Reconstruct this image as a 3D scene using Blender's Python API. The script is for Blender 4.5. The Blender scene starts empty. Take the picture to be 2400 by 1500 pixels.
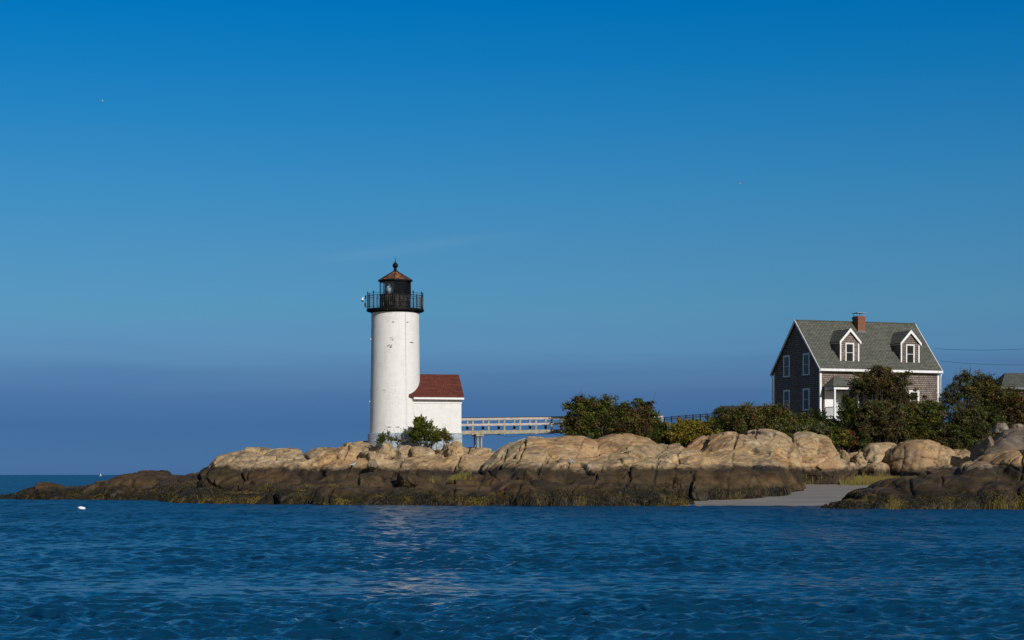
import bpy, bmesh, math, random
import numpy as np
from mathutils import Vector, Matrix

R = math.radians
F, CX, HY, CAMZ = 4667.0, 1200.0, 1113.0, 2.0     # focal length in photo pixels, centre column, horizon row, eye height
SUN_AZ, SUN_EL = 28.0, 25.0                       # degrees to the right of straight behind the camera, elevation
scene = bpy.context.scene
COL = scene.collection

# ------------------------------------------------------------------ camera
cam_d = bpy.data.cameras.new("camera")
cam_d.sensor_width = 36.0
cam_d.lens = F / 2400.0 * 36.0
cam_d.shift_y = (HY - 750.0) / 2400.0
cam_d.clip_start = 0.5
cam_d.clip_end = 100000.0
cam = bpy.data.objects.new("camera", cam_d)
cam.location = (0, 0, CAMZ)
cam.rotation_euler = (R(90), 0, 0)
COL.objects.link(cam)
scene.camera = cam

# ------------------------------------------------------------------ sun, sky, exposure
sun_d = bpy.data.lights.new("sun", 'SUN')
sun_d.energy = 3.85
sun_d.angle = R(0.53)
sun_d.color = (1.0, 0.968, 0.92)
sun = bpy.data.objects.new("sun", sun_d)
sdir = Vector((math.sin(R(SUN_AZ)) * math.cos(R(SUN_EL)), -math.cos(R(SUN_AZ)) * math.cos(R(SUN_EL)), math.sin(R(SUN_EL))))
sun.rotation_euler = sdir.to_track_quat('Z', 'Y').to_euler()
sun.location = (60, -60, 80)
COL.objects.link(sun)

world = bpy.data.worlds.new("World")
scene.world = world
world.use_nodes = True
wt = world.node_tree
wt.nodes.clear()
w_out = wt.nodes.new('ShaderNodeOutputWorld')
w_bg = wt.nodes.new('ShaderNodeBackground')
w_bg.inputs['Strength'].default_value = 0.087
w_sky = wt.nodes.new('ShaderNodeTexSky')
w_sky.sky_type = 'NISHITA'
w_sky.sun_disc = False
w_sky.sun_elevation = R(SUN_EL)
w_sky.sun_rotation = R(180 - SUN_AZ)
w_sky.air_density = 1.0
w_sky.dust_density = 0.4
w_sky.ozone_density = 2.0
w_tc = wt.nodes.new('ShaderNodeTexCoord')
w_nz = wt.nodes.new('ShaderNodeVectorMath'); w_nz.operation = 'NORMALIZE'
wt.links.new(w_tc.outputs['Generated'], w_nz.inputs[0])
w_sep = wt.nodes.new('ShaderNodeSeparateXYZ')
wt.links.new(w_nz.outputs[0], w_sep.inputs[0])
# faint streaks of cloud low over the sea: a noise that shifts the haze layer a little
w_map = wt.nodes.new('ShaderNodeMapping')
w_map.inputs['Scale'].default_value = (5.0, 5.0, 75.0)
w_map.inputs['Rotation'].default_value = (0, R(4), 0)
wt.links.new(w_nz.outputs[0], w_map.inputs['Vector'])
w_n = wt.nodes.new('ShaderNodeTexNoise')
w_n.inputs['Scale'].default_value = 1.0
w_n.inputs['Detail'].default_value = 4.0
wt.links.new(w_map.outputs[0], w_n.inputs['Vector'])
w_ma = wt.nodes.new('ShaderNodeMath'); w_ma.operation = 'MULTIPLY_ADD'
wt.links.new(w_n.outputs['Fac'], w_ma.inputs[0])
w_ma.inputs[1].default_value = 0.016
w_ma.inputs[2].default_value = -0.008
w_add = wt.nodes.new('ShaderNodeMath'); w_add.operation = 'ADD'
wt.links.new(w_sep.outputs['Z'], w_add.inputs[0])
wt.links.new(w_ma.outputs[0], w_add.inputs[1])
w_mr = wt.nodes.new('ShaderNodeMapRange')
w_mr.inputs['From Min'].default_value = 0.0
w_mr.inputs['From Max'].default_value = 0.30
wt.links.new(w_add.outputs[0], w_mr.inputs['Value'])
w_ramp = wt.nodes.new('ShaderNodeValToRGB')
SKY_STOPS = [(0.0036, (0.0985, 0.2619, 0.8058)), (0.0807, (0.0749, 0.207, 0.62)), (0.1377, (0.113, 0.242, 0.62)), (0.1698, (0.145, 0.290, 0.640)), (0.2153, (0.188, 0.385, 0.71)), (0.2797, (0.1912, 0.4404, 0.701)), (0.3642, (0.1739, 0.4631, 0.7293)), (0.4688, (0.1301, 0.4867, 0.7691)), (0.5721, (0.0716, 0.4831, 0.8102)), (0.6736, (0.0235, 0.4731, 0.8422)), (0.7706, (0.0, 0.4555, 0.8801)), (0.88, (0.03, 0.52, 0.96)), (1.0, (0.10, 0.64, 1.0))]   # clear autumn air: less red low in the sky, a purple haze bank over the sea
for i, (p, c) in enumerate(SKY_STOPS):
    e = w_ramp.color_ramp.elements[i] if i < 2 else w_ramp.color_ramp.elements.new(p)
    e.position = p
    e.color = (*c, 1)
wt.links.new(w_mr.outputs[0], w_ramp.inputs['Fac'])
def w_math(op, a, b=0.0, c=0.0):
    x = wt.nodes.new('ShaderNodeMath'); x.operation = op
    for i, v in enumerate((a, b, c)):
        if hasattr(v, 'is_linked'): wt.links.new(v, x.inputs[i])
        else: x.inputs[i].default_value = v
    return x.outputs[0]
# one faint wisp of cirrus left of the middle
w_a = w_math('DIVIDE', w_sep.outputs['X'], w_math('MAXIMUM', w_sep.outputs['Y'], 0.05)); w_e = w_math('DIVIDE', w_sep.outputs['Z'], w_math('MAXIMUM', w_sep.outputs['Y'], 0.05))
w_da = w_math('ADD', w_a, 0.0536); w_de = w_math('SUBTRACT', w_math('SUBTRACT', w_e, 0.1135), w_math('MULTIPLY', w_da, 0.138))
w_ga = w_math('POWER', 2.718, w_math('MULTIPLY', w_math('POWER', w_math('ABSOLUTE', w_math('DIVIDE', w_da, 0.045)), 2.0), -1.0))
w_ge = w_math('POWER', 2.718, w_math('MULTIPLY', w_math('POWER', w_math('ABSOLUTE', w_math('DIVIDE', w_de, 0.0028)), 2.0), -1.0))
w_m2 = wt.nodes.new('ShaderNodeMapping'); w_m2.inputs['Scale'].default_value = (30, 30, 260); w_m2.inputs['Rotation'].default_value = (0, R(8), 0)
wt.links.new(w_nz.outputs[0], w_m2.inputs['Vector'])
w_n2 = wt.nodes.new('ShaderNodeTexNoise'); w_n2.inputs['Scale'].default_value = 1.0; w_n2.inputs['Detail'].default_value = 5.0
wt.links.new(w_m2.outputs[0], w_n2.inputs['Vector'])
w_ci = w_math('MULTIPLY', w_math('MULTIPLY', w_ga, w_ge), w_math('MULTIPLY', w_n2.outputs['Fac'], 0.16))
w_cm = wt.nodes.new('ShaderNodeMix'); w_cm.data_type = 'RGBA'
w_mul = wt.nodes.new('ShaderNodeVectorMath'); w_mul.operation = 'MULTIPLY'
wt.links.new(w_sky.outputs[0], w_mul.inputs[0])
# haze ramp in front; overhead and behind, an added tint sets light in shade
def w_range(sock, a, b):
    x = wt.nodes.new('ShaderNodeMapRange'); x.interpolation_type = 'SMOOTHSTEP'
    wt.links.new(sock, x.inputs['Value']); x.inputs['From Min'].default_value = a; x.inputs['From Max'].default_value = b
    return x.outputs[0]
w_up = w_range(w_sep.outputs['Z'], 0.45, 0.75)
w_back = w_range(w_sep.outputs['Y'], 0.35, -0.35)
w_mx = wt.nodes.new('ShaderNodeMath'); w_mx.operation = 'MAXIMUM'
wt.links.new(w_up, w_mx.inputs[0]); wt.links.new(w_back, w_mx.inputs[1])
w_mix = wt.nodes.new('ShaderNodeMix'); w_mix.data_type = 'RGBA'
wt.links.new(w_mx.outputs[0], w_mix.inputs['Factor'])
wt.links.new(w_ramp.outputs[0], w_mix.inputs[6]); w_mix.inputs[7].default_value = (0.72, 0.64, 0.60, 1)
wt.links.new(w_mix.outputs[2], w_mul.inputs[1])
wt.links.new(w_ci, w_cm.inputs['Factor'])
wt.links.new(w_mul.outputs[0], w_cm.inputs[6]); w_cm.inputs[7].default_value = (3.6, 5.2, 6.2, 1)
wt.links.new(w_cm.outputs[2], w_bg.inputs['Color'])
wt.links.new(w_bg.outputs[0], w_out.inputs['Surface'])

scene.view_settings.view_transform = 'Standard'
scene.view_settings.look = 'None'
scene.view_settings.exposure = 0.0
scene.view_settings.gamma = 1.0
scene.view_settings.use_curve_mapping = False
scene.render.engine = 'CYCLES'
scene.cycles.max_bounces = 6
scene.cycles.transparent_max_bounces = 8
scene.cycles.caustics_reflective = False
scene.cycles.caustics_refractive = False

# ------------------------------------------------------------------ helpers
def X(px, D): return (px - CX) / F * D
def Z(py, D): return CAMZ + (HY - py) / F * D
def P(px, py, D): return Vector((X(px, D), D, Z(py, D)))

def lin(r, g, b):
    f = lambda c: (c / 255 / 12.92) if c / 255 <= 0.04045 else ((c / 255 + 0.055) / 1.055) ** 2.4
    return (f(r), f(g), f(b))

def tag(o, label=None, cat=None, group=None, kind=None):
    if label: o["label"] = label
    if cat: o["category"] = cat
    if group: o["group"] = group
    if kind: o["kind"] = kind
    return o

def empty(name, loc, label, cat, group=None, rz=0.0):
    o = bpy.data.objects.new(name, None)
    o.empty_display_size = 0.3
    o.location = loc
    o.rotation_euler = (0, 0, rz)
    COL.objects.link(o)
    return tag(o, label, cat, group)

def face_uv(pts):
    a, b, c = pts[0], pts[1], pts[2]
    n = (b - a).cross(c - a)
    if len(pts) > 3: n = n + (pts[2] - a).cross(pts[3] - a)
    if n.length < 1e-12: return [(0, 0)] * len(pts)
    n.normalize()
    if abs(n.z) > 0.985: return [(p.x, p.y) for p in pts]
    h = Vector((0, 0, 1)).cross(n).normalized()
    s = n.cross(h)
    return [(p.dot(h), p.dot(s)) for p in pts]

class MB:
    def __init__(self): self.v, self.f, self.uv, self.sm = [], [], [], []
    def face(self, pts, uv=None, smooth=False):
        pts = [Vector(p) for p in pts]
        n = len(self.v)
        self.v += [tuple(p) for p in pts]
        self.f.append(tuple(range(n, n + len(pts))))
        self.uv.append(uv or face_uv(pts)); self.sm.append(smooth)
        return self
    def box(self, x0, x1, y0, y1, z0, z1, M=None):
        c = [Vector((x, y, z)) for z in (z0, z1) for y in (y0, y1) for x in (x0, x1)]
        if M is not None: c = [M @ p for p in c]
        for q in ((0, 1, 5, 4), (1, 3, 7, 5), (3, 2, 6, 7), (2, 0, 4, 6), (4, 5, 7, 6), (2, 3, 1, 0)):
            self.face([c[i] for i in q])
        return self
    def bar(self, a, b, w, h, up=(0, 0, 1)):
        a, b = Vector(a), Vector(b); d = (b - a); L = d.length; d.normalize()
        s = d.cross(Vector(up))
        if s.length < 1e-4: s = d.cross(Vector((0, 1, 0)))
        s.normalize(); u = s.cross(d)
        M = Matrix(((d.x, s.x, u.x, a.x), (d.y, s.y, u.y, a.y), (d.z, s.z, u.z, a.z), (0, 0, 0, 1)))
        return self.box(0, L, -w / 2, w / 2, -h / 2, h / 2, M)
    def tube(self, pts, radii, n=6, caps=True):
        pts = [Vector(p) for p in pts]
        if not hasattr(radii, '__len__'): radii = [radii] * len(pts)
        rings = []
        for i, p in enumerate(pts):
            d = (pts[min(i + 1, len(pts) - 1)] - pts[max(i - 1, 0)]).normalized()
            s = d.cross(Vector((0.13, 0.31, 0.94)))
            if s.length < 0.05: s = d.cross(Vector((1, 0, 0)))
            s.normalize(); u = s.cross(d)
            rings.append([p + (s * math.cos(2 * math.pi * k / n) + u * math.sin(2 * math.pi * k / n)) * radii[i] for k in range(n)])
        for a, b in zip(rings, rings[1:]):
            for k in range(n):
                self.face([a[k], b[k], b[(k + 1) % n], a[(k + 1) % n]], smooth=n > 5)
        if caps and n > 2:
            self.face(rings[0]); self.face(list(reversed(rings[-1])))
        return self
    def lathe(self, prof, n=48, c=(0, 0, 0), a0=0.0, smooth=True, rot=0.0):
        c = Vector(c)
        rm = max(r for r, z in prof)
        for (r0, z0), (r1, z1) in zip(prof, prof[1:]):
            for k in range(n):
                t0, t1 = 2 * math.pi * k / n + rot, 2 * math.pi * (k + 1) / n + rot
                q = [(math.sin(t) * r, -math.cos(t) * r, z) for t, r, z in ((t0, r0, z0), (t1, r0, z0), (t1, r1, z1), (t0, r1, z1))]
                q = [c + Vector(p) for p in q]
                tm = lambda t: ((t + math.pi) % (2 * math.pi) - math.pi)
                ta = tm((t0 + t1) / 2); h = math.pi / n
                uv = [((ta - h) * rm, z0), ((ta + h) * rm, z0), ((ta + h) * rm, z1), ((ta - h) * rm, z1)]
                if r0 < 1e-6: q, uv = [q[0], q[2], q[3]], [uv[0], uv[2], uv[3]]
                elif r1 < 1e-6: q, uv = q[:3], uv[:3]
                self.face(q, uv, smooth)
        return self
    def prism(self, poly, x0, x1, axis='x'):
        f = (lambda p, x: Vector((x, p[0], p[1]))) if axis == 'x' else (lambda p, y: Vector((p[0], y, p[1])))
        a = [f(p, x0) for p in poly]; b = [f(p, x1) for p in poly]
        self.face(list(reversed(a))); self.face(b)
        for i in range(len(poly)):
            j = (i + 1) % len(poly)
            self.face([a[i], a[j], b[j], b[i]])
        return self
    def build(self, name, mat, parent=None, merge=True, loc=None):
        me = bpy.data.meshes.new(name)
        me.from_pydata(self.v, [], self.f)
        l = me.uv_layers.new(name="UVMap")
        flat = [c for u in self.uv for p in u for c in p]
        l.data.foreach_set("uv", flat)
        me.polygons.foreach_set("use_smooth", self.sm)
        me.materials.append(mat)
        bm = bmesh.new(); bm.from_mesh(me)
        if merge: bmesh.ops.remove_doubles(bm, verts=bm.verts, dist=1e-5)
        bmesh.ops.recalc_face_normals(bm, faces=bm.faces)
        bm.to_mesh(me); bm.free()
        o = bpy.data.objects.new(name, me)
        if loc is not None: o.location = loc
        if parent: o.parent = parent
        COL.objects.link(o)
        return o

def np_mesh(name, v, quads, mat, parent=None, col=None, smooth=False, tris=None):
    me = bpy.data.meshes.new(name)
    v = np.asarray(v, np.float32); nq = len(quads)
    me.vertices.add(len(v)); me.vertices.foreach_set("co", v.ravel())
    k = quads.shape[1]
    me.loops.add(nq * k); me.loops.foreach_set("vertex_index", quads.astype(np.int32).ravel())
    me.polygons.add(nq)
    me.polygons.foreach_set("loop_start", np.arange(0, nq * k, k, dtype=np.int32))
    me.polygons.foreach_set("use_smooth", np.full(nq, smooth))
    if col is not None:
        a = me.color_attributes.new("Col", 'FLOAT_COLOR', 'POINT')
        c4 = np.ones((len(v), 4), np.float32); c4[:, :3] = col
        a.data.foreach_set("color", c4.ravel())
    me.update(calc_edges=True); me.validate()
    me.materials.append(mat)
    o = bpy.data.objects.new(name, me)
    if parent: o.parent = parent
    COL.objects.link(o)
    return o

# ---- numpy noise
def _h(ix, iy, iz, seed):
    h = (ix.astype(np.int64) * 374761393 + iy.astype(np.int64) * 668265263 + iz.astype(np.int64) * 2147483647 + seed * 1274126177) & 0xffffffff
    h = ((h ^ (h >> 13)) * 1274126177) & 0xffffffff
    h = ((h ^ (h >> 16)) * 2246822519) & 0xffffffff
    return ((h ^ (h >> 15)) & 0xffffff) / float(0xffffff)
def vnoise(p, seed=0):
    i = np.floor(p); f = p - i; f = f * f * f * (f * (f * 6 - 15) + 10); i = i.astype(np.int64)
    r = 0
    for dx in (0, 1):
        for dy in (0, 1):
            for dz in (0, 1):
                w = (f[:, 0] if dx else 1 - f[:, 0]) * (f[:, 1] if dy else 1 - f[:, 1]) * (f[:, 2] if dz else 1 - f[:, 2])
                r = r + w * _h(i[:, 0] + dx, i[:, 1] + dy, i[:, 2] + dz, seed)
    return r * 2 - 1
def fbm(p, oct=4, seed=0):
    a, s, r = 1.0, 1.0, 0
    for o in range(oct):
        r = r + a * vnoise(p * s + o * 17.3, seed + o); a *= 0.5; s *= 2.03
    return r
def voronoi(p, seed=0, ids=False):
    i = np.floor(p).astype(np.int64); f1 = np.full(len(p), 9.0); f2 = f1.copy(); cid = f1 * 0
    for dx in (-1, 0, 1):
        for dy in (-1, 0, 1):
            for dz in (-1, 0, 1):
                c = i + np.array([dx, dy, dz])
                q = np.stack([c[:, k] + 0.1 + 0.8 * _h(c[:, 0], c[:, 1], c[:, 2], seed + 31 * (k + 1)) for k in range(3)], 1)
                d = np.linalg.norm(q - p, axis=1)
                cid = np.where(d < f1, _h(c[:, 0], c[:, 1], c[:, 2], seed + 777), cid)
                f2 = np.where(d < f1, f1, np.minimum(f2, d)); f1 = np.minimum(f1, d)
    return (f1, f2, cid) if ids else (f1, f2)
def sstep(a, b, x):
    t = np.clip((x - a) / (b - a), 0, 1); return t * t * (3 - 2 * t)

# ------------------------------------------------------------------ materials
class NT:
    def __init__(self, name):
        self.m = bpy.data.materials.new(name); self.m.use_nodes = True
        self.t = self.m.node_tree; self.t.nodes.clear()
        self.out = self.t.nodes.new('ShaderNodeOutputMaterial')
        self.b = self.t.nodes.new('ShaderNodeBsdfPrincipled')
        self.t.links.new(self.b.outputs[0], self.out.inputs['Surface'])
    def n(self, typ, **kw):
        x = self.t.nodes.new(typ)
        for k, v in kw.items(): setattr(x, k, v)
        return x
    def l(self, a, b): self.t.links.new(a, b)
    def set(self, sock, v):
        if hasattr(v, 'links') or hasattr(v, 'is_linked'): self.l(v, sock)
        elif isinstance(v, (tuple, list)) and len(v) == 3 and sock.type == 'RGBA': sock.default_value = (*v, 1)
        else: sock.default_value = v
    def pos(self): return self.n('ShaderNodeNewGeometry').outputs['Position']
    def uv(self): return self.n('ShaderNodeTexCoord').outputs['UV']
    def obj(self): return self.n('ShaderNodeTexCoord').outputs['Object']
    def mapv(self, v, s=(1, 1, 1), r=(0, 0, 0), loc=(0, 0, 0)):
        x = self.n('ShaderNodeMapping'); self.l(v, x.inputs['Vector'])
        x.inputs['Scale'].default_value = s; x.inputs['Rotation'].default_value = r; x.inputs['Location'].default_value = loc
        return x.outputs[0]
    def noise(self, v, s, d=4, rough=0.55, dist=0.0):
        x = self.n('ShaderNodeTexNoise'); self.l(v, x.inputs['Vector'])
        x.inputs['Scale'].default_value = s; x.inputs['Detail'].default_value = d
        x.inputs['Roughness'].default_value = rough; x.inputs['Distortion'].default_value = dist
        return x.outputs['Fac']
    def math(self, op, a, b=0.0, c=0.0):
        x = self.n('ShaderNodeMath', operation=op)
        self.set(x.inputs[0], a); self.set(x.inputs[1], b); self.set(x.inputs[2], c)
        return x.outputs[0]
    def rng(self, v, a, b, c=0.0, d=1.0, smooth=False):
        x = self.n('ShaderNodeMapRange')
        if smooth: x.interpolation_type = 'SMOOTHSTEP'
        self.l(v, x.inputs['Value'])
        for k, val in zip(('From Min', 'From Max', 'To Min', 'To Max'), (a, b, c, d)): x.inputs[k].default_value = val
        return x.outputs[0]
    def ramp(self, v, stops, interp='LINEAR'):
        x = self.n('ShaderNodeValToRGB'); self.l(v, x.inputs['Fac']); x.color_ramp.interpolation = interp
        for i, (p, c) in enumerate(stops):
            e = x.color_ramp.elements[i] if i < 2 else x.color_ramp.elements.new(p)
            e.position = p; e.color = (*c, 1) if len(c) == 3 else c
        return x.outputs[0]
    def mix(self, f, a, b, mode='MIX'):
        x = self.n('ShaderNodeMix', data_type='RGBA', blend_type=mode)
        self.set(x.inputs['Factor'], f)
        self.set(x.inputs[6], a); self.set(x.inputs[7], b)
        return x.outputs[2]
    def bump(self, h, strength=0.5, dist=0.05, normal=None):
        x = self.n('ShaderNodeBump'); self.l(h, x.inputs['Height'])
        x.inputs['Strength'].default_value = strength; x.inputs['Distance'].default_value = dist
        if normal is not None: self.l(normal, x.inputs['Normal'])
        return x.outputs[0]
    def fin(self, col, rough=0.8, normal=None, **kw):
        self.set(self.b.inputs['Base Color'], col)
        self.set(self.b.inputs['Roughness'], rough)
        if normal is not None: self.l(normal, self.b.inputs['Normal'])
        for k, v in kw.items(): self.set(self.b.inputs[k.replace('_', ' ')], v)
        return self.m

def paint(name, c, rough=0.6, var=0.12, scale=3.0, metallic=0.0, grime=None, spec=0.4):
    t = NT(name); v = t.obj()
    n = t.noise(v, scale, 5)
    col = t.mix(t.rng(n, 0.3, 0.7), tuple(x * (1 - var) for x in c), tuple(min(1, x * (1 + var)) for x in c))
    if grime:
        col = t.mix(t.rng(t.noise(t.mapv(v, (3, 3, 0.5)), scale * 1.3, 5), 0.52, 0.72), col, grime)
    return t.fin(col, rough, t.bump(t.noise(v, scale * 8, 3), 0.25, 0.01), Metallic=metallic, Specular_IOR_Level=spec)

def rock_mat(name, gray=0.0, blocks=True):
    t = NT(name); v = t.pos()
    sep = t.n('ShaderNodeSeparateXYZ'); t.l(v, sep.inputs[0]); z = sep.outputs['Z']
    big = t.noise(v, 0.16, 4); mid = t.noise(v, 0.7, 5, 0.6); fine = t.noise(v, 5.0, 5, 0.7); speck = t.noise(v, 26.0, 2, 0.7)
    strk = t.noise(t.mapv(v, (1.6, 1.6, 0.22)), 1.5, 5, 0.65)
    tan = t.ramp(mid, [(0.28, (0.24, 0.155, 0.072)), (0.42, (0.40, 0.272, 0.133)), (0.55, (0.52, 0.378, 0.20)), (0.66, (0.50, 0.335, 0.185)), (0.78, (0.60, 0.47, 0.29))])
    grey = t.ramp(t.noise(v, 0.45, 5), [(0.3, (0.15, 0.137, 0.115)), (0.7, (0.33, 0.295, 0.24))] if gray < 0.5 else [(0.3, (0.07, 0.066, 0.06)), (0.6, (0.20, 0.188, 0.168)), (0.75, (0.11, 0.105, 0.098))])
    tan = t.mix(t.rng(big, 0.45, 0.68, gray, max(0.55, gray)), tan, grey)
    # lichen and water stains with a shape of their own
    tan = t.mix(t.rng(strk, 0.53, 0.70, 0.0, 0.60), tan, (0.095, 0.068, 0.044))
    tan = t.mix(t.rng(t.noise(v, 1.5, 7, 0.72), 0.545, 0.60, 0.0, 0.72), tan, (0.115, 0.106, 0.090))
    tan = t.mix(t.rng(t.noise(t.mapv(v, (1, 1, 1), loc=(31, 7, 3)), 0.9, 7, 0.7), 0.58, 0.64, 0.0, 0.55), tan, (0.60, 0.52, 0.41))
    tan = t.mix(t.rng(t.noise(t.mapv(v, (1, 1, 0.8), loc=(3, 17, 9)), 0.55, 7, 0.72), 0.55, 0.62, 0.0, 0.7), tan, (0.17, 0.115, 0.07))
    tan = t.mix(t.rng(fine, 0.35, 0.75, 0.0, 0.45), tan, (0.15, 0.105, 0.07), 'MULTIPLY') if False else t.mix(t.rng(fine, 0.45, 0.8, 0.0, 0.5), tan, (0.17, 0.12, 0.08))
    brown = t.ramp(t.noise(v, 1.1, 6, 0.65), [(0.3, (0.020, 0.013, 0.006)), (0.45, (0.050, 0.032, 0.014)), (0.58, (0.078, 0.050, 0.021)), (0.72, (0.112, 0.074, 0.034))])
    barn = t.rng(t.noise(v, 3.2, 6, 0.75), 0.63, 0.72, 0.0, 0.5)
    brown = t.mix(barn, brown, (0.135, 0.115, 0.085))
    black = t.ramp(fine, [(0.3, (0.009, 0.008, 0.007)), (0.7, (0.030, 0.025, 0.020))])
    weed = t.ramp(t.noise(t.mapv(v, (2.2, 2.2, 0.5)), 1.6, 5, 0.7), [(0.32, (0.006, 0.005, 0.002)), (0.5, (0.016, 0.012, 0.003)), (0.64, (0.065, 0.043, 0.006)), (0.75, (0.022, 0.017, 0.005))])
    vc = t.n('ShaderNodeVertexColor', layer_name="Col"); sp = t.n('ShaderNodeSeparateColor'); t.l(vc.outputs['Color'], sp.inputs[0])
    blk1 = t.rng(sp.outputs[0], 0.0, 1.0, 0.0, 1.0) if blocks else t.rng(big, 0.3, 0.7)
    blk2 = t.rng(sp.outputs[1], 0.0, 1.0, 0.0, 1.0) if blocks else t.rng(mid, 0.3, 0.7)
    tan = t.mix(t.rng(blk1, 0.0, 0.5, 0.55, 0.0), tan, t.mix(1.0, tan, (1.08, 0.78, 0.52), 'MULTIPLY'))
    tan = t.mix(t.rng(blk2, 0.6, 1.0, 0.0, 0.55), tan, t.mix(1.0, tan, (0.62, 0.62, 0.66), 'MULTIPLY'))
    brown = t.mix(t.rng(blk2, 0.0, 0.45, 0.6, 0.0), brown, t.mix(1.0, brown, (0.45, 0.45, 0.48), 'MULTIPLY'))
    brown = t.mix(t.rng(blk1, 0.55, 1.0, 0.0, 0.6), brown, t.mix(1.0, brown, (1.45, 1.25, 1.0), 'MULTIPLY'))
    if blocks:      # darker colour along the joints
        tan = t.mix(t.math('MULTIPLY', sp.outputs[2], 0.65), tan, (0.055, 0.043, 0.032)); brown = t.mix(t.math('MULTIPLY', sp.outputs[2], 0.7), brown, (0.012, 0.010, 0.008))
    jig = t.math('ADD', t.rng(big, 0.3, 0.7, -0.30, 0.30), t.rng(strk, 0.25, 0.75, -0.26, 0.26))
    zz = t.math('ADD', z, jig)
    # zones of the tide: weed, barnacled brown, black crust, dry granite
    c = t.mix(t.rng(zz, 0.75, 1.15), weed, brown)
    blk = t.math('MULTIPLY', t.rng(zz, 1.85, 2.25), t.rng(t.noise(v, 0.22, 3), 0.42, 0.58, 0.12, 1.0))
    c = t.mix(blk, c, black)
    c = t.mix(t.rng(zz, 2.26, 2.74, smooth=True), c, tan)
    c = t.mix(t.rng(speck, 0.3, 0.7, 0.0, 0.35), c, t.mix(1.0, c, (0.45, 0.42, 0.40), 'MULTIPLY'))
    h = t.math('ADD', t.math('MULTIPLY', fine, 0.8), t.math('MULTIPLY', t.noise(t.mapv(v, (0.7, 0.7, 2.2)), 1.6, 6, 0.65), 0.5))
    nb = t.bump(h, 0.55, 0.13)
    nb = t.bump(speck, 0.35, 0.03, nb)
    rough = t.rng(zz, 0.0, 2.4, 0.55, 0.88)
    return t.fin(c, rough, nb, Specular_IOR_Level=0.3)

def leaf_mat(name, trans=0.3):
    t = NT(name)
    a = t.n('ShaderNodeVertexColor', layer_name="Col")
    t.fin(a.outputs['Color'], 0.6, Specular_IOR_Level=0.25)
    tr = t.n('ShaderNodeBsdfTranslucent'); t.l(t.mix(1.0, a.outputs['Color'], (1.0, 1.0, 0.6), 'MULTIPLY'), tr.inputs['Color'])
    ms = t.n('ShaderNodeMixShader'); ms.inputs[0].default_value = trans
    t.l(t.b.outputs[0], ms.inputs[1]); t.l(tr.outputs[0], ms.inputs[2]); t.l(ms.outputs[0], t.out.inputs['Surface'])
    return t.m

def shingle_mat(name, c1, c2, mortar, w=0.16, h=0.155, msize=0.010, stain=(0.05, 0.045, 0.04), stainamt=0.5, bumpd=0.03):
    t = NT(name); v = t.uv()
    wob = t.n('ShaderNodeVectorMath', operation='ADD'); t.l(v, wob.inputs[0])
    ns = t.n('ShaderNodeTexNoise'); ns.inputs['Scale'].default_value = 1.5; t.l(v, ns.inputs['Vector'])
    sc = t.n('ShaderNodeVectorMath', operation='SCALE'); t.l(ns.outputs['Color'], sc.inputs[0]); sc.inputs['Scale'].default_value = 0.03
    t.l(sc.outputs[0], wob.inputs[1])
    b = t.n('ShaderNodeTexBrick'); t.l(wob.outputs[0], b.inputs['Vector'])
    b.offset = 0.43; b.squash = 1.0
    for k, val in (('Color1', (*c1, 1)), ('Color2', (*c2, 1)), ('Mortar', (*mortar, 1)), ('Scale', 1.0), ('Mortar Size', msize), ('Mortar Smooth', 0.25), ('Bias', 0.0), ('Brick Width', w), ('Row Height', h)):
        b.inputs[k].default_value = val
    c = b.outputs['Color']
    n = t.noise(t.mapv(v, (0.7, 0.35, 1)), 1.2, 6, 0.65)
    c = t.mix(t.rng(n, 0.4, 0.72, 0.0, stainamt), c, stain)
    n2 = t.noise(v, 9.0, 4, 0.7)
    c = t.mix(t.rng(n2, 0.35, 0.7, 0.0, 0.5), c, t.mix(1.0, c, (0.55, 0.53, 0.52), 'MULTIPLY'))
    # every course laps over the one below: a saw-tooth height
    s = t.n('ShaderNodeSeparateXYZ'); t.l(wob.outputs[0], s.inputs[0])
    saw = t.math('SUBTRACT', 1.0, t.math('FRACT', t.math('DIVIDE', s.outputs['Y'], h)))
    hh = t.math('ADD', saw, t.math('MULTIPLY', b.outputs['Fac'], -0.7))
    return t.fin(c, 0.85, t.bump(hh, 0.8, bumpd), Specular_IOR_Level=0.2)

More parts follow.
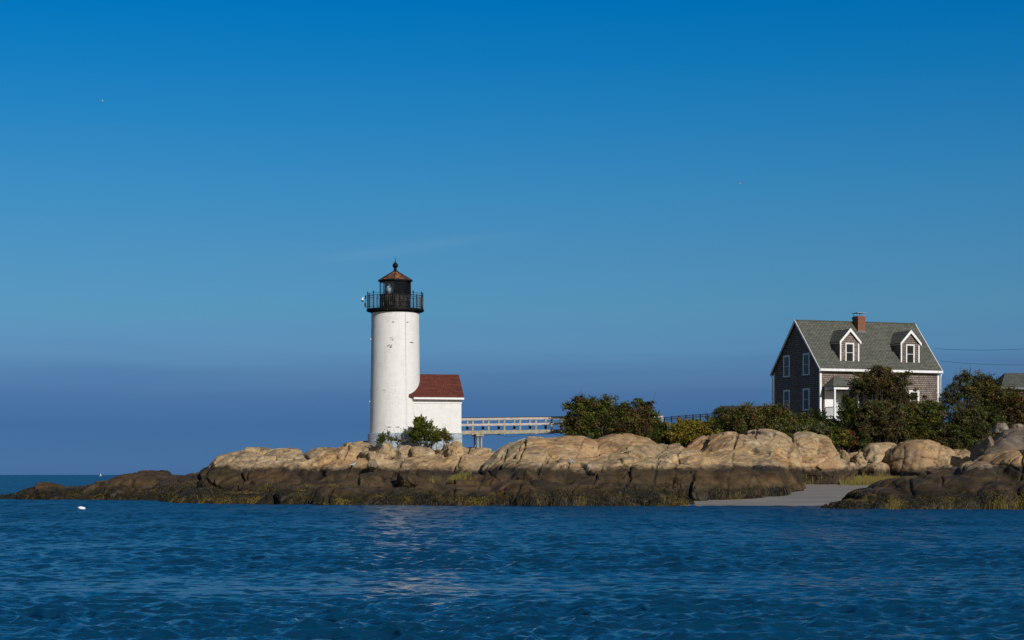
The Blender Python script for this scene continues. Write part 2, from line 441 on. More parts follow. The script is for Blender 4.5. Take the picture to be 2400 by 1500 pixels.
def brick_paint_mat():
    t = NT("white_painted_brick"); v = t.uv()
    b = t.n('ShaderNodeTexBrick'); t.l(v, b.inputs['Vector'])
    for k, val in (('Color1', (0.83, 0.82, 0.79, 1)), ('Color2', (0.76, 0.755, 0.73, 1)), ('Mortar', (0.68, 0.67, 0.645, 1)), ('Scale', 1.0), ('Mortar Size', 0.009), ('Mortar Smooth', 0.4), ('Bias', -0.2), ('Brick Width', 0.24), ('Row Height', 0.085)):
        b.inputs[k].default_value = val
    c = b.outputs['Color']
    # thin yellowish weather streaks and grime
    st = t.noise(t.mapv(v, (2.6, 0.25, 1)), 1.2, 6, 0.6)
    c = t.mix(t.rng(st, 0.52, 0.75, 0.0, 0.40), c, (0.60, 0.57, 0.45))
    gr = t.noise(v, 1.1, 6, 0.7)
    c = t.mix(t.rng(gr, 0.52, 0.72, 0.0, 0.45), c, (0.56, 0.54, 0.49))
    # small chips where the paint has gone (rows of missing paint high on the tower)
    def chips(u0, v0, ru, rv, thr, colr):
        m = t.mapv(v, (1 / ru, 1 / rv, 0), loc=(-u0 / ru, -v0 / rv, 0))
        ln = t.n('ShaderNodeVectorMath', operation='LENGTH'); t.l(m, ln.inputs[0])
        inside = t.rng(ln.outputs['Value'], 0.55, 1.0, 1.0, 0.0)
        nn = t.noise(t.mapv(v, (1.0, 2.4, 1)), 6.0, 3, 0.6)
        return t.rng(t.math('MULTIPLY', nn, inside), thr, thr + 0.03), colr
    for a in ((-0.30, 6.45, 0.42, 0.22, 0.50, (0.035, 0.03, 0.028)), (-0.18, 7.0, 0.3, 0.25, 0.53, (0.04, 0.035, 0.03)), (-0.75, 3.1, 0.3, 0.25, 0.55, (0.20, 0.15, 0.10)),
              (-0.2, 8.9, 1.0, 0.18, 0.60, (0.30, 0.29, 0.27)), (1.55, 6.75, 0.30, 0.07, 0.34, (0.16, 0.15, 0.07)), (-0.25, 0.3, 1.4, 0.22, 0.58, (0.25, 0.21, 0.17)), (-0.07, 8.25, 0.16, 0.05, 0.25, (0.12, 0.115, 0.11)), (1.12, 8.25, 0.16, 0.05, 0.25, (0.13, 0.125, 0.12)), (-0.36, 0.42, 0.2, 0.05, 0.25, (0.14, 0.12, 0.10)), (0.30, 0.42, 0.2, 0.05, 0.25, (0.16, 0.14, 0.12)), (0.25, 2.6, 1.3, 1.2, 0.60, (0.52, 0.48, 0.33)), (-0.9, 5.2, 0.7, 1.6, 0.60, (0.50, 0.49, 0.44))):
        f, cc = chips(*a); c = t.mix(f, c, cc)
    hgt = t.math('ADD', t.math('MULTIPLY', b.outputs['Fac'], -1.0), t.math('MULTIPLY', t.noise(v, 14, 3), 0.9))
    return t.fin(c, 0.7, t.bump(hgt, 0.8, 0.018), Specular_IOR_Level=0.3)

M = {}
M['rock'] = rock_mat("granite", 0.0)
M['stone'] = rock_mat("granite_boulder", 0.0, False)
M['rock_grey'] = rock_mat("grey_granite", 0.75, False)
M['leaf'] = leaf_mat("leaves")
M['weed'] = leaf_mat("wet_weed", 0.12)
M['bark'] = paint("bark", (0.050, 0.040, 0.032), 0.9, 0.35, 5)
M['tower'] = brick_paint_mat()
M['siding'] = shingle_mat("weathered_shingle", (0.37, 0.298, 0.245), (0.185, 0.146, 0.120), (0.020, 0.016, 0.015), 0.16, 0.165, 0.019, (0.13, 0.118, 0.122), 0.55)
M['roof'] = shingle_mat("slate_green_shingle", (0.185, 0.190, 0.158), (0.115, 0.120, 0.098), (0.024, 0.025, 0.021), 0.30, 0.175, 0.019, (0.085, 0.092, 0.072), 0.4)
M['redroof'] = shingle_mat("red_shingle", (0.185, 0.051, 0.032), (0.115, 0.032, 0.022), (0.055, 0.014, 0.011), 0.34, 0.165, 0.016, (0.085, 0.035, 0.028), 0.45)
M['brick'] = shingle_mat("chimney_brick", (0.30, 0.095, 0.045), (0.20, 0.065, 0.035), (0.23, 0.18, 0.15), 0.20, 0.075, 0.010, (0.09, 0.04, 0.03), 0.3, 0.006)
M['white'] = paint("white_trim", (0.74, 0.74, 0.73), 0.5, 0.06, 4, grime=(0.55, 0.54, 0.50))
M['cream'] = paint("peeling_trim", (0.62, 0.58, 0.45), 0.6, 0.15, 4)
M['black'] = paint("black_iron", (0.007, 0.0075, 0.0085), 0.55, 0.4, 6, spec=0.12)
M['ironworn'] = paint("worn_black_iron", (0.006, 0.006, 0.007), 0.55, 0.5, 5, grime=(0.085, 0.072, 0.06), spec=0.12)
M['galv'] = paint("galvanised", (0.30, 0.32, 0.34), 0.45, 0.15, 5, metallic=0.5)
M['ironpale'] = paint("weathered_baluster", (0.03, 0.03, 0.031), 0.6, 0.5, 5, grime=(0.34, 0.31, 0.28), spec=0.12)
M['wood'] = paint("grey_deck_wood", (0.30, 0.265, 0.195), 0.85, 0.3, 4)
M['woodpale'] = paint("pale_rail_wood", (0.42, 0.365, 0.325), 0.8, 0.2, 4)
M['wooddark'] = paint("dark_stained_wood", (0.030, 0.025, 0.022), 0.85, 0.4, 3)
M['lattice'] = paint("grey_lattice", (0.16, 0.16, 0.16), 0.8, 0.2, 3)
M['wire'] = paint("wire", (0.02, 0.02, 0.02), 0.6)

def rust_roof():
    t = NT("rusty_roof"); v = t.obj()
    n = t.noise(v, 2.6, 6, 0.7); n2 = t.noise(t.mapv(v, (1, 1, 0.6)), 6.5, 5, 0.7)
    c = t.ramp(n2, [(0.32, (0.022, 0.016, 0.014)), (0.44, (0.15, 0.05, 0.018)), (0.55, (0.25, 0.085, 0.022)), (0.65, (0.36, 0.17, 0.06)), (0.74, (0.06, 0.035, 0.025))])
    c = t.mix(t.rng(n, 0.45, 0.58), c, (0.040, 0.026, 0.020))
    return t.fin(c, 0.8, t.bump(n2, 0.5, 0.02))
M['rust'] = rust_roof()

def found_mat():
    t = NT("painted_stone"); v = t.obj()
    vo = t.n('ShaderNodeTexVoronoi', feature='DISTANCE_TO_EDGE'); t.l(t.mapv(v, (1, 1, 1.6)), vo.inputs['Vector']); vo.inputs['Scale'].default_value = 1.7
    e = t.rng(vo.outputs['Distance'], 0.0, 0.05)
    c = t.mix(t.rng(t.noise(v, 2.2, 6, 0.7), 0.35, 0.7), (0.27, 0.33, 0.38), (0.42, 0.47, 0.50))
    c = t.mix(t.rng(t.noise(v, 1.3, 5, 0.7), 0.56, 0.66), c, (0.13, 0.125, 0.12))
    c = t.mix(t.math('MULTIPLY', t.math('SUBTRACT', 1.0, e), 0.5), c, (0.16, 0.17, 0.18))
    return t.fin(c, 0.85, t.bump(t.math('ADD', e, t.noise(v, 6, 4)), 0.7, 0.06))
M['found'] = found_mat()

def glass_dark(name, c, patch=False):
    t = NT(name)
    if patch:
        v = t.obj()
        n = t.noise(t.mapv(v, (1, 1, 0.8)), 3.3, 5, 0.65)
        col = t.mix(t.rng(n, 0.45, 0.48), c, (0.55, 0.62, 0.64))
        return t.fin(col, 0.25, Specular_IOR_Level=0.4)
    return t.fin(c, 0.06, Specular_IOR_Level=0.32)
M['pane'] = glass_dark("window_glass", (0.012, 0.013, 0.016))
M['panelblack'] = paint("blackened_pane", (0.006, 0.007, 0.009), 0.75, 0.3, spec=0.06)
M['panepatch'] = glass_dark("peeling_pane", (0.010, 0.012, 0.014), True)
def clear_glass():
    t = NT("clear_glass")
    tr = t.n('ShaderNodeBsdfTransparent'); tr.inputs['Color'].default_value = (0.86, 0.92, 0.93, 1)
    gl = t.n('ShaderNodeBsdfGlossy'); gl.inputs['Roughness'].default_value = 0.03
    ms = t.n('ShaderNodeMixShader'); ms.inputs[0].default_value = 0.08
    t.l(tr.outputs[0], ms.inputs[1]); t.l(gl.outputs[0], ms.inputs[2]); t.l(ms.outputs[0], t.out.inputs['Surface'])
    return t.m
M['glass'] = clear_glass()

def water_mat():
    t = NT("sea_water"); v = t.pos()
    def slopes(scale, rot, sc, d, k):
        x = t.n('ShaderNodeTexNoise'); t.l(t.mapv(v, scale, (0, 0, R(rot))), x.inputs['Vector'])
        x.inputs['Scale'].default_value = sc; x.inputs['Detail'].default_value = d; x.inputs['Roughness'].default_value = 0.6
        s1 = t.n('ShaderNodeVectorMath', operation='SUBTRACT'); t.l(x.outputs['Color'], s1.inputs[0]); s1.inputs[1].default_value = (0.5, 0.5, 0.5)
        s2 = t.n('ShaderNodeVectorMath', operation='MULTIPLY'); t.l(s1.outputs[0], s2.inputs[0]); s2.inputs[1].default_value = (k * 0.6, k, 0.0)
        return s2.outputs[0]
    def add(a, b):
        x = t.n('ShaderNodeVectorMath', operation='ADD'); t.l(a, x.inputs[0]); t.l(b, x.inputs[1]); return x.outputs[0]
    g = t.n('ShaderNodeNewGeometry').outputs['Normal']
    nn = add(g, add(slopes((0.55, 1.1, 1), 7, 1.9, 3, WAVE[0]), add(slopes((0.55, 1.2, 1), -12, 6.5, 4, WAVE[1]), slopes((0.3, 0.6, 1), 3, 0.7, 2, WAVE[2]))))
    far = t.n('ShaderNodeVectorMath', operation='SCALE'); t.l(slopes((1.3, 0.16, 1), 4, 1.5, 3, 2.4), far.inputs[0]); sy = t.n('ShaderNodeSeparateXYZ'); t.l(v, sy.inputs[0])
    t.l(t.rng(sy.outputs['Y'], 30, 120, 0.15, 1.0), far.inputs['Scale']); nn = add(nn, far.outputs[0])
    nz = t.n('ShaderNodeVectorMath', operation='NORMALIZE'); t.l(nn, nz.inputs[0])
    gust = t.noise(t.mapv(v, (0.02, 0.05, 1)), 1.0, 4, 0.6)
    c = t.mix(gust, (0.0005, 0.029, 0.070), (0.0008, 0.040, 0.095))
    # fine ripples too small to shape: smoother close to the sheltered near side, rougher out towards the open sea
    sp = t.n('ShaderNodeSeparateXYZ'); t.l(v, sp.inputs[0])
    return t.fin(c, t.rng(sp.outputs['Y'], 20, 110, 0.12, 0.33), nz.outputs[0], IOR=1.33)
WAVE = (1.5, 2.0, 0.4)
M['water'] = water_mat()

def sand_mat():
    t = NT("wet_sand"); v = t.pos()
    n = t.noise(t.mapv(v, (0.12, 0.9, 1)), 1.0, 6, 0.6)
    c = t.ramp(n, [(0.3, (0.16, 0.143, 0.128)), (0.5, (0.22, 0.20, 0.18)), (0.7, (0.26, 0.238, 0.217))])
    c = t.mix(t.rng(t.noise(t.mapv(v, (0.35, 2.5, 1)), 1.3, 6, 0.7), 0.62, 0.70, 0.0, 0.8), c, (0.05, 0.04, 0.025))
    return t.fin(c, 0.75, t.bump(t.noise(v, 4, 5), 0.5, 0.05))
M['sand'] = sand_mat()
def ground_mat():
    t = NT("soil_and_grass"); v = t.pos()
    c = t.ramp(t.noise(v, 0.9, 6, 0.7), [(0.3, (0.020, 0.020, 0.008)), (0.5, (0.045, 0.045, 0.016)), (0.7, (0.085, 0.07, 0.03))])
    return t.fin(c, 0.95, t.bump(t.noise(v, 3, 5), 0.8, 0.15))
M['ground'] = ground_mat()

# ------------------------------------------------------------------ the sea
def build_sea():
    rng = np.random.default_rng(5)
    rows = [3.0]
    while rows[-1] < 230: rows.append(rows[-1] * (1.0017 if rows[-1] > 19 else 1.02))
    while rows[-1] < 45000: rows.append(rows[-1] * 1.06)
    ang = np.concatenate([-np.geomspace(1.35, 0.31, 14), np.linspace(-0.30, 0.30, 620), np.geomspace(0.31, 1.35, 14)])
    y = np.array(rows); tx = np.tan(ang)
    Yg, Tg = np.meshgrid(y, tx, indexing='ij'); Xg = Yg * Tg
    dx, dy = np.zeros_like(Xg), np.zeros_like(Xg); zz = np.zeros_like(Xg)
    sp = np.maximum(np.gradient(y), 0.0)[:, None] + 0 * Xg
    spx = Yg * 0.00105; dense = (np.abs(Tg) < 0.32)
    patch = 0.72 + 0.38 * fbm(np.stack([Xg.ravel() * 0.05, Yg.ravel() * 0.11, np.zeros(Xg.size)], 1), 3, 11).reshape(Xg.shape)
    lam = np.geomspace(0.20, 1.7, 56)
    for i, L in enumerate(lam):
        th = rng.normal(R(-96), R(38) if L > 1.2 else R(50)); k = 2 * math.pi / L
        kx, ky = k * math.cos(th), k * math.sin(th)
        A = 0.0092 * L ** 0.92 * rng.uniform(0.6, 1.3) * (1 if L < 0.9 else 0.7)
        att = np.clip((L / np.maximum(sp, spx) - 2.6) / 2.0, 0, 1) * dense
        ph = kx * Xg + ky * Yg + rng.uniform(0, 6.28) + 0.6 * np.sin(0.31 * Xg + 0.17 * Yg + i)
        a = A * att * patch
        zz += a * np.cos(ph)
        q = 0.85
        dx -= q * a * kx / k * np.sin(ph); dy -= q * a * ky / k * np.sin(ph)
    v = np.stack([Xg + dx, Yg + dy, zz], -1).reshape(-1, 3)
    nr, nc = Xg.shape
    i = np.arange(nr * nc).reshape(nr, nc)
    q = np.stack([i[:-1, :-1], i[:-1, 1:], i[1:, 1:], i[1:, :-1]], -1).reshape(-1, 4)
    o = np_mesh("sea", v, q, M['water'], smooth=True)
    tag(o, "dark blue rippled sea water in front of the rocks", "sea", kind="structure")
build_sea()

# ------------------------------------------------------------------ bedrock shore
def blob_mesh(blobs, wide=1.0):
    vs, fs = [], []; n0 = 0
    nu, nv = 28, 18
    for i, b in enumerate(blobs):
        px, hw, D, ry, py = b[:5]
        bottom = b[5] if len(b) > 5 else -1.6
        top = Z(py, D); cx = X(px, D); rx = hw / F * D * wide
        rg = random.Random(i * 7 + 3); pw = rg.uniform(2.0, 2.5)
        yaw = rg.uniform(-0.35, 0.35); tilt = rg.uniform(-0.06, 0.06)
        H = top - bottom
        u = np.linspace(0, 2 * math.pi, nu, endpoint=False); w = np.linspace(-math.pi / 2, math.pi / 2, nv)
        U, W = np.meshgrid(u, w)
        e = 2.0 / pw
        sg = lambda a, p: np.sign(a) * np.abs(a) ** p
        x = rx * sg(np.cos(W), e) * sg(np.cos(U), e); yv = ry * sg(np.cos(W), e) * sg(np.sin(U), e); zv = sg(np.sin(W), e)
        zv = np.where(zv > 0, zv, zv * 0.6)
        zc = bottom + H * 0.42; zv = np.where(zv > 0, zc + zv * (top - zc), zc + zv * (zc - bottom) / 0.6)
        zv = zv + tilt * x
        X2 = cx + x * math.cos(yaw) - yv * math.sin(yaw); Y2 = D + x * math.sin(yaw) + yv * math.cos(yaw)
        vs.append(np.stack([X2, Y2, zv], -1).reshape(-1, 3))
        idx = np.arange(nu * nv).reshape(nv, nu) + n0
        fs.append(np.stack([idx[:-1], np.roll(idx[:-1], -1, 1), np.roll(idx[1:], -1, 1), idx[1:]], -1).reshape(-1, 4))
        n0 += nu * nv
    return np.concatenate(vs), np.concatenate(fs)

def rock_displace(me, seed, broken=0.0, amp=1.0, at=(0, 0, 0)):
    n = len(me.vertices)
    co = np.empty(n * 3, np.float32); me.vertices.foreach_get("co", co); co = co.reshape(-1, 3).astype(np.float64)
    co = co + np.array(at, float)
    no = np.empty(n * 3, np.float32); me.vertices.foreach_get("normal", no); no = no.reshape(-1, 3).astype(np.float64)
    on = sstep(-0.25, 0.30, fbm(co * 0.13, 2, seed + 8) + broken)            # broken ground against whole, smooth domes
    fams = (((0.86, 0.22, 0.46), 3.4), ((-0.70, 0.38, 0.60), 4.3), ((0.10, -0.42, 0.90), 1.25), ((0.55, -0.75, -0.35), 2.3), ((0.97, -0.10, -0.22), 1.55))
    ids, crack, joint_mask = [], np.zeros(n), np.zeros(n)
    for k, (nv_, sp_) in enumerate(fams):                            # straight joint sets of the granite
        nv_ = np.array(nv_) / np.linalg.norm(nv_)
        s_ = co @ nv_ / sp_ + 0.16 * fbm(co * 0.22, 2, seed + 20 + k) + 0.05 * vnoise(co * 1.1, seed + 26 + k)
        s_ = s_ + 0.22 * np.sin(1.7 * s_ + k)
        pid = np.floor(s_ + 0.5); dist = np.abs(s_ - pid) * sp_
        off = np.stack([pid * 5.3, pid * 2.9, pid * 7.7], 1)
        m_ = sstep(-0.05, 0.28, fbm(co * 0.26 + off, 2, seed + 30 + k)) * (0.35 + 0.65 * on)
        wd = 1.0 if k < 2 else 0.75
        crack = np.maximum(crack, (1 - sstep(0.02, 0.13 * wd, dist)) * m_)
        joint_mask = np.maximum(joint_mask, (1 - sstep(0.03, 0.10, dist)) * m_)
        ids.append(np.floor(s_).astype(np.int64))
    c1 = _h(ids[0], ids[1], ids[1] * 0, seed + 3); c2 = _h(ids[0], ids[1], ids[2] * 3 + ids[3] * 17, seed + 4)
    c2 = (c2 + _h(ids[4], ids[2], ids[0], seed + 6)) / 2
    blk = (c1 - 0.5) * (0.14 + 0.30 * on) + (c2 - 0.5) * (0.08 + 0.46 * on)
    d = 0.22 * fbm(co * 0.22, 2, seed + 1) + 0.09 * fbm(co * np.array([0.8, 0.8, 1.5]), 3, seed + 2) + 0.015 * fbm(co * 3.4, 3, seed + 3)
    d = d + blk - 0.34 * crack + 0.03
    c3 = joint_mask
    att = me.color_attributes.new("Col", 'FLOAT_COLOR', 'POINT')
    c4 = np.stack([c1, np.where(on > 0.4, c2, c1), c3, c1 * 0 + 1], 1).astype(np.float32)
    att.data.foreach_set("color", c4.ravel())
    co = co + no * (d * amp)[:, None] - np.array(at, float)
    me.vertices.foreach_set("co", co.astype(np.float32).ravel())
    me.update()

def shore(name, blobs, label, seed, voxel=0.125, mat='rock', wide=1.0, broken=0.0):
    v, f = blob_mesh(blobs, wide)
    t = np_mesh("temporary_union", v, f, M[mat])
    md = t.modifiers.new("r", 'REMESH'); md.mode = 'VOXEL'; md.voxel_size = voxel
    sm = t.modifiers.new("s", 'SMOOTH'); sm.factor = 0.5; sm.iterations = 18
    dg = bpy.context.evaluated_depsgraph_get()
    me = bpy.data.meshes.new_from_object(t.evaluated_get(dg))
    old = t.data
    bpy.data.objects.remove(t); bpy.data.meshes.remove(old)
    me.name = name
    rock_displace(me, seed, broken)
    me.polygons.foreach_set("use_smooth", np.ones(len(me.polygons), bool))
    me.materials.clear(); me.materials.append(M[mat])
    o = bpy.data.objects.new(name, me); COL.objects.link(o)
    return tag(o, label, "rocky shore", kind="structure")

LEFT = [(105, 75, 166, 5, 1137), (40, 60, 166, 4, 1156), (-10, 50, 166, 3, 1167), (190, 90, 165, 4, 1142), (265, 90, 166, 5, 1129), (345, 105, 167, 6, 1107), (405, 85, 172, 5, 1110),
        (300, 150, 163, 4, 1146), (430, 85, 162, 6, 1122), (400, 80, 161, 4, 1146), (160, 120, 163, 3, 1158), (70, 70, 164, 3, 1162), (470, 60, 157, 5, 1112)]
LEDGE = [(500, 90, 145, 5, 1151), (600, 110, 142, 5, 1148), (720, 110, 139, 5, 1146), (840, 110, 137, 5, 1144), (960, 110, 135.5, 5, 1143), (1080, 110, 134, 5, 1146), (1180, 80, 133, 5, 1148),
         (470, 50, 152, 5, 1118), (550, 80, 149.5, 5, 1108), (630, 90, 147, 5, 1112), (710, 90, 145, 5, 1112), (800, 100, 144, 4.5, 1115), (900, 90, 143, 4.5, 1113), (985, 60, 142, 4, 1117), (1110, 60, 141.5, 3.5, 1112), (1150, 60, 139, 4, 1120),
         (592, 74, 153, 6, 1056), (525, 36, 152, 5, 1078), (680, 95, 153, 6, 1060), (780, 85, 152, 5, 1050), (868, 62, 150.5, 3.5, 1037), (970, 90, 150.5, 4.5, 1043), (1055, 55, 150.5, 4.5, 1045), (822, 56, 149.6, 3.5, 1039), (762, 56, 150.5, 4, 1047), (500, 36, 150.5, 4, 1094), (1120, 48, 152, 5, 1056), (1180, 48, 153, 5, 1058), (1240, 36, 154, 5, 1052),
         (560, 70, 149, 4, 1085), (640, 80, 148, 4, 1080), (730, 80, 148, 4, 1077), (810, 80, 147.5, 4, 1070), (880, 90, 147, 4, 1063), (980, 100, 147, 4, 1065), (1080, 80, 147, 4, 1069), (1000, 75, 144.6, 3, 1082), (1100, 60, 145, 3, 1082), (900, 80, 145, 3, 1082), (800, 60, 145.5, 2.5, 1086), (1160, 50, 146, 3.5, 1074)]
DOMES = [(1275, 125, 146, 8, 1032), (1340, 95, 149, 7, 1019), (1440, 105, 149, 7, 1018), (1205, 70, 142, 6, 1078), (1180, 50, 138, 4, 1102), (1250, 70, 139, 5, 1085),
         (1530, 95, 147, 6, 1043), (1600, 85, 147, 6, 1045), (1690, 95, 148, 7, 1021), (1795, 90, 150, 7, 1016), (1880, 66, 151, 5, 1020), (1925, 34, 150.5, 4, 1026),
         (1340, 110, 141, 5, 1065), (1450, 90, 141.5, 5, 1057), (1490, 70, 143, 5, 1048), (1560, 75, 142, 5, 1062), (1640, 95, 142, 5, 1060), (1720, 85, 142.5, 5, 1053), (1790, 60, 143.5, 5, 1052), (1785, 60, 141, 4, 1070),
         (1370, 110, 137, 5, 1092), (1490, 100, 137, 5, 1085), (1600, 100, 137, 5, 1090), (1700, 100, 137.5, 5, 1090), (1785, 50, 138.5, 4, 1092),
         (1240, 95, 132, 5, 1122), (1335, 95, 131, 4.5, 1130), (1440, 85, 131, 4.5, 1124), (1530, 75, 130.5, 4, 1136), (1585, 36, 130.5, 3, 1153), (1400, 80, 133.5, 4, 1108), (1150, 60, 131.5, 4, 1150)]
RIGHT = [(1990, 62, 118, 3, 1167), (2060, 75, 119, 4, 1143), (2135, 75, 120, 5, 1126), (2215, 85, 121, 5, 1112), (2310, 80, 123, 6, 1090), (2395, 105, 125, 6, 1048), (2335, 75, 127, 5, 1062), (2290, 60, 127, 4, 1080), (2470, 130, 124, 7, 1038), (2600, 120, 124, 7, 1050), (2720, 120, 126, 7, 1060),
         (2240, 80, 118, 3.2, 1148), (2340, 80, 118, 3.6, 1130), (2430, 70, 118, 4, 1122), (2520, 90, 118, 4, 1125), (2640, 90, 119, 4, 1130), (2140, 70, 117.5, 2.8, 1158)]
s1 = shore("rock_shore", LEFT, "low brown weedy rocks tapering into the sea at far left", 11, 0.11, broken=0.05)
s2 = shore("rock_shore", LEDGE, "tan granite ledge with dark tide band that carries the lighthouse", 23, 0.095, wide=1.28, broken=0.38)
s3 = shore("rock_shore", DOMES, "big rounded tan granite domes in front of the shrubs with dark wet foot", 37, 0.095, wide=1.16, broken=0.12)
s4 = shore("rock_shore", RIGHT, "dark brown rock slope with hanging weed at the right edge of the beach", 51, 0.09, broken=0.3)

# ------------------------------------------------------------------ soil and beach
def gz(x, y):
    a = x / y * F + CX
    Yf = np.interp(a, [1900, 1990, 2290, 2340], [148, 156, 156, 150])
    H = np.interp(a, [1300, 1500, 1650, 1800, 2400, 3000], [4.9, 4.8, 5.4, 6.1, 6.3, 6.3])
    z = 3.0 + (H - 3.0) * sstep(0, 8, y - Yf)
    z = np.where(y < Yf, 3.0 - 3.5 * sstep(0, 4, Yf - y), z)
    z = z - 8 * sstep(30, 60, y - Yf)
    return z - 7 * sstep(1320, 1270, a)
def grid_obj(name, xs, ys, fz, mat, label, cat):
    Xg, Yg = np.meshgrid(xs, ys)
    z = fz(Xg.ravel(), Yg.ravel())
    v = np.stack([Xg.ravel(), Yg.ravel(), z], 1)
    nr, nc = Xg.shape; i = np.arange(nr * nc).reshape(nr, nc)
    q = np.stack([i[:-1, :-1], i[:-1, 1:], i[1:, 1:], i[1:, :-1]], -1).reshape(-1, 4)
    return tag(np_mesh(name, v, q, mat, smooth=True), label, cat, kind="structure")
def gzn(x, y): return gz(x, y) + 0.12 * fbm(np.stack([x * 0.6, y * 0.6, x * 0], 1), 3, 4)
grid_obj("ground", np.linspace(-2, 90, 231), np.linspace(142, 215, 180), gzn, M['ground'], "dark soil and grass of the island under the shrubs and house", "ground")
def bz(x, y):
    z = (y - 127.9) / 22.0 * 1.72
    z = np.where(y > 150, 1.72 + (y - 150) * 0.10, z)
    return z + 0.03 * fbm(np.stack([x * 0.5, y * 0.5, x * 0], 1), 3, 9)
grid_obj("beach", np.linspace(8, 48, 120), np.linspace(120, 160, 120), bz, M['sand'], "small grey sand beach between the rocks", "beach")

# ------------------------------------------------------------------ loose boulders
def boulder(label, px, hw, D, ry, py, base, mat='stone', seed=0, sub=5, group=None, hfac=1.8, yaw=0.0, tilt=0.0, flat=2.3):
    bm = bmesh.new(); bmesh.ops.create_icosphere(bm, subdivisions=sub, radius=1.0)
    me = bpy.data.meshes.new("boulder"); bm.to_mesh(me); bm.free()
    n = len(me.vertices); co = np.empty(n * 3, np.float32); me.vertices.foreach_get("co", co); d = co.reshape(-1, 3).astype(np.float64)
    top = Z(py, D); rx = hw / F * D; base = max(base, top - hfac * rx); hz = (top - base) / 2
    p = d / (np.abs(d) ** flat).sum(1, keepdims=True) ** (1 / flat)
    rg = np.random.default_rng(seed)
    for k in range(3 if hw > 45 else 8):                  # worn flat faces
        nn = rg.normal(size=3); nn[2] = abs(nn[2]) * 0.6; nn /= np.linalg.norm(nn)
        lim = rg.uniform(0.60, 0.86) if hw <= 45 else rg.uniform(0.78, 0.92); ex = p @ nn - lim
        p = p - np.where(ex > 0, ex * (0.8 if hw > 45 else 0.97), 0)[:, None] * nn
    s = np.array([rx, ry, hz * 1.12]); sc = min(s)
    noise = (0.15 if hw <= 45 else 0.09) * fbm(d * 1.4 + seed * 3.1, 2, seed) + 0.025 * fbm(d * 5 + seed, 3, seed + 1)
    f1, f2 = voronoi(d * np.array([0.9, 0.9, 1.3]) + seed * 1.7, seed)
    noise = noise - 0.13 * (1 - sstep(0, 0.06, f2 - f1))
    p = p * s + d * (noise * sc)[:, None]
    for ax_, half in ((0, rx), (1, ry)):
        lo, hi = p[:, ax_].min(), p[:, ax_].max(); p[:, ax_] = (p[:, ax_] - (lo + hi) / 2) * (2 * half / (hi - lo))
    z = p[:, 2] - p[:, 2].max() + (top - base); p[:, 2] = z + tilt * p[:, 0]
    me.vertices.foreach_set("co", p.astype(np.float32).ravel())
    if sub == 6:                                          # the big ones have the same joints as the bedrock
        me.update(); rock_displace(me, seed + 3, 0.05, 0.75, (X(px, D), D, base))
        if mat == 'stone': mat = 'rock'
    me.polygons.foreach_set("use_smooth", np.ones(len(me.polygons), bool))
    me.materials.append(M[mat])
    o = bpy.data.objects.new("boulder", me); o.location = (X(px, D), D, base); o.rotation_euler = (0, 0, yaw)
    COL.objects.link(o)
    return tag(o, label, "boulder", group or "boulders along the shore")

boulder("broad tan rounded boulder standing right of the beach below the thicket", 2150, 92, 152.5, 4.0, 1030, 0.6, seed=1, sub=6)
boulder("long low tan boulder partly behind the broad rounded one", 2068, 82, 154.5, 3.0, 1034, 0.8, seed=2, sub=6)
boulder("pale egg shaped boulder standing right of the broad rounded boulder", 2246, 46, 151.5, 2.0, 1052, 1.2, seed=3)
boulder("low dark topped boulder rising out of the yellow marsh grass", 2047, 40, 149.5, 1.5, 1083, 0.9, seed=4)
boulder("small lit slab wedged left of the broad rounded boulder", 2008, 27, 153, 1.3, 1071, 1.4, seed=5)
boulder("long smooth tan boulder lying at the back of the beach", 1905, 96, 147.5, 3.0, 1064, 0.6, seed=6, sub=6, flat=2.6)
boulder("round dark boulder at the right end of the long smooth one", 1985, 22, 147, 1.0, 1083, 1.0, seed=7)
boulder("black low boulder between the marsh grass and the right rock slope", 2195, 92, 141, 4.0, 1092, 0.4, seed=8, sub=6)
boulder("large dark grey boulder above the right rock slope at the thicket's foot", 2375, 88, 142, 4.5, 1003, 1.0, 'rock_grey', seed=9, sub=5, tilt=0.16, flat=2.8)
boulder("grey leaning slab in the grass below the large dark grey boulder", 2310, 34, 143, 2.0, 1022, 2.0, 'rock_grey', seed=10)
boulder("small pale capstone balanced on top at far right", 2345, 19, 145, 1.0, 990, 4.0, 'rock_grey', seed=11, flat=3.4, hfac=1.3)
boulder("squarish pale stone beside the small capstone at far right", 2384, 24, 145, 1.2, 993, 4.0, 'rock_grey', seed=12, flat=3.6, hfac=1.2)
for a, fl, yw in ((("rounded tan boulder in front of the lighthouse base", 903, 21, 146.0, 0.8, 1036, 2.6), 2.8, 0.3), (("flat tan stone left of the juniper bush by the tower", 948, 22, 146.4, 0.8, 1043, 3.0), 3.4, -0.4),
          (("grey flat stones under the juniper bush", 990, 30, 146.0, 0.7, 1046, 3.2), 3.8, 0.2), (("pale pointed boulder at the right foot of the white outbuilding", 1066, 22, 146.8, 0.9, 1033, 3.0), 2.6, 0.5)):
    boulder(*a, seed=int(a[1]), sub=5, flat=fl, yaw=yw)
boulder("small dark grey block perched above the black tide band", 874, 13, 142.6, 0.5, 1076, 2.2, 'rock_grey', seed=31, sub=4)
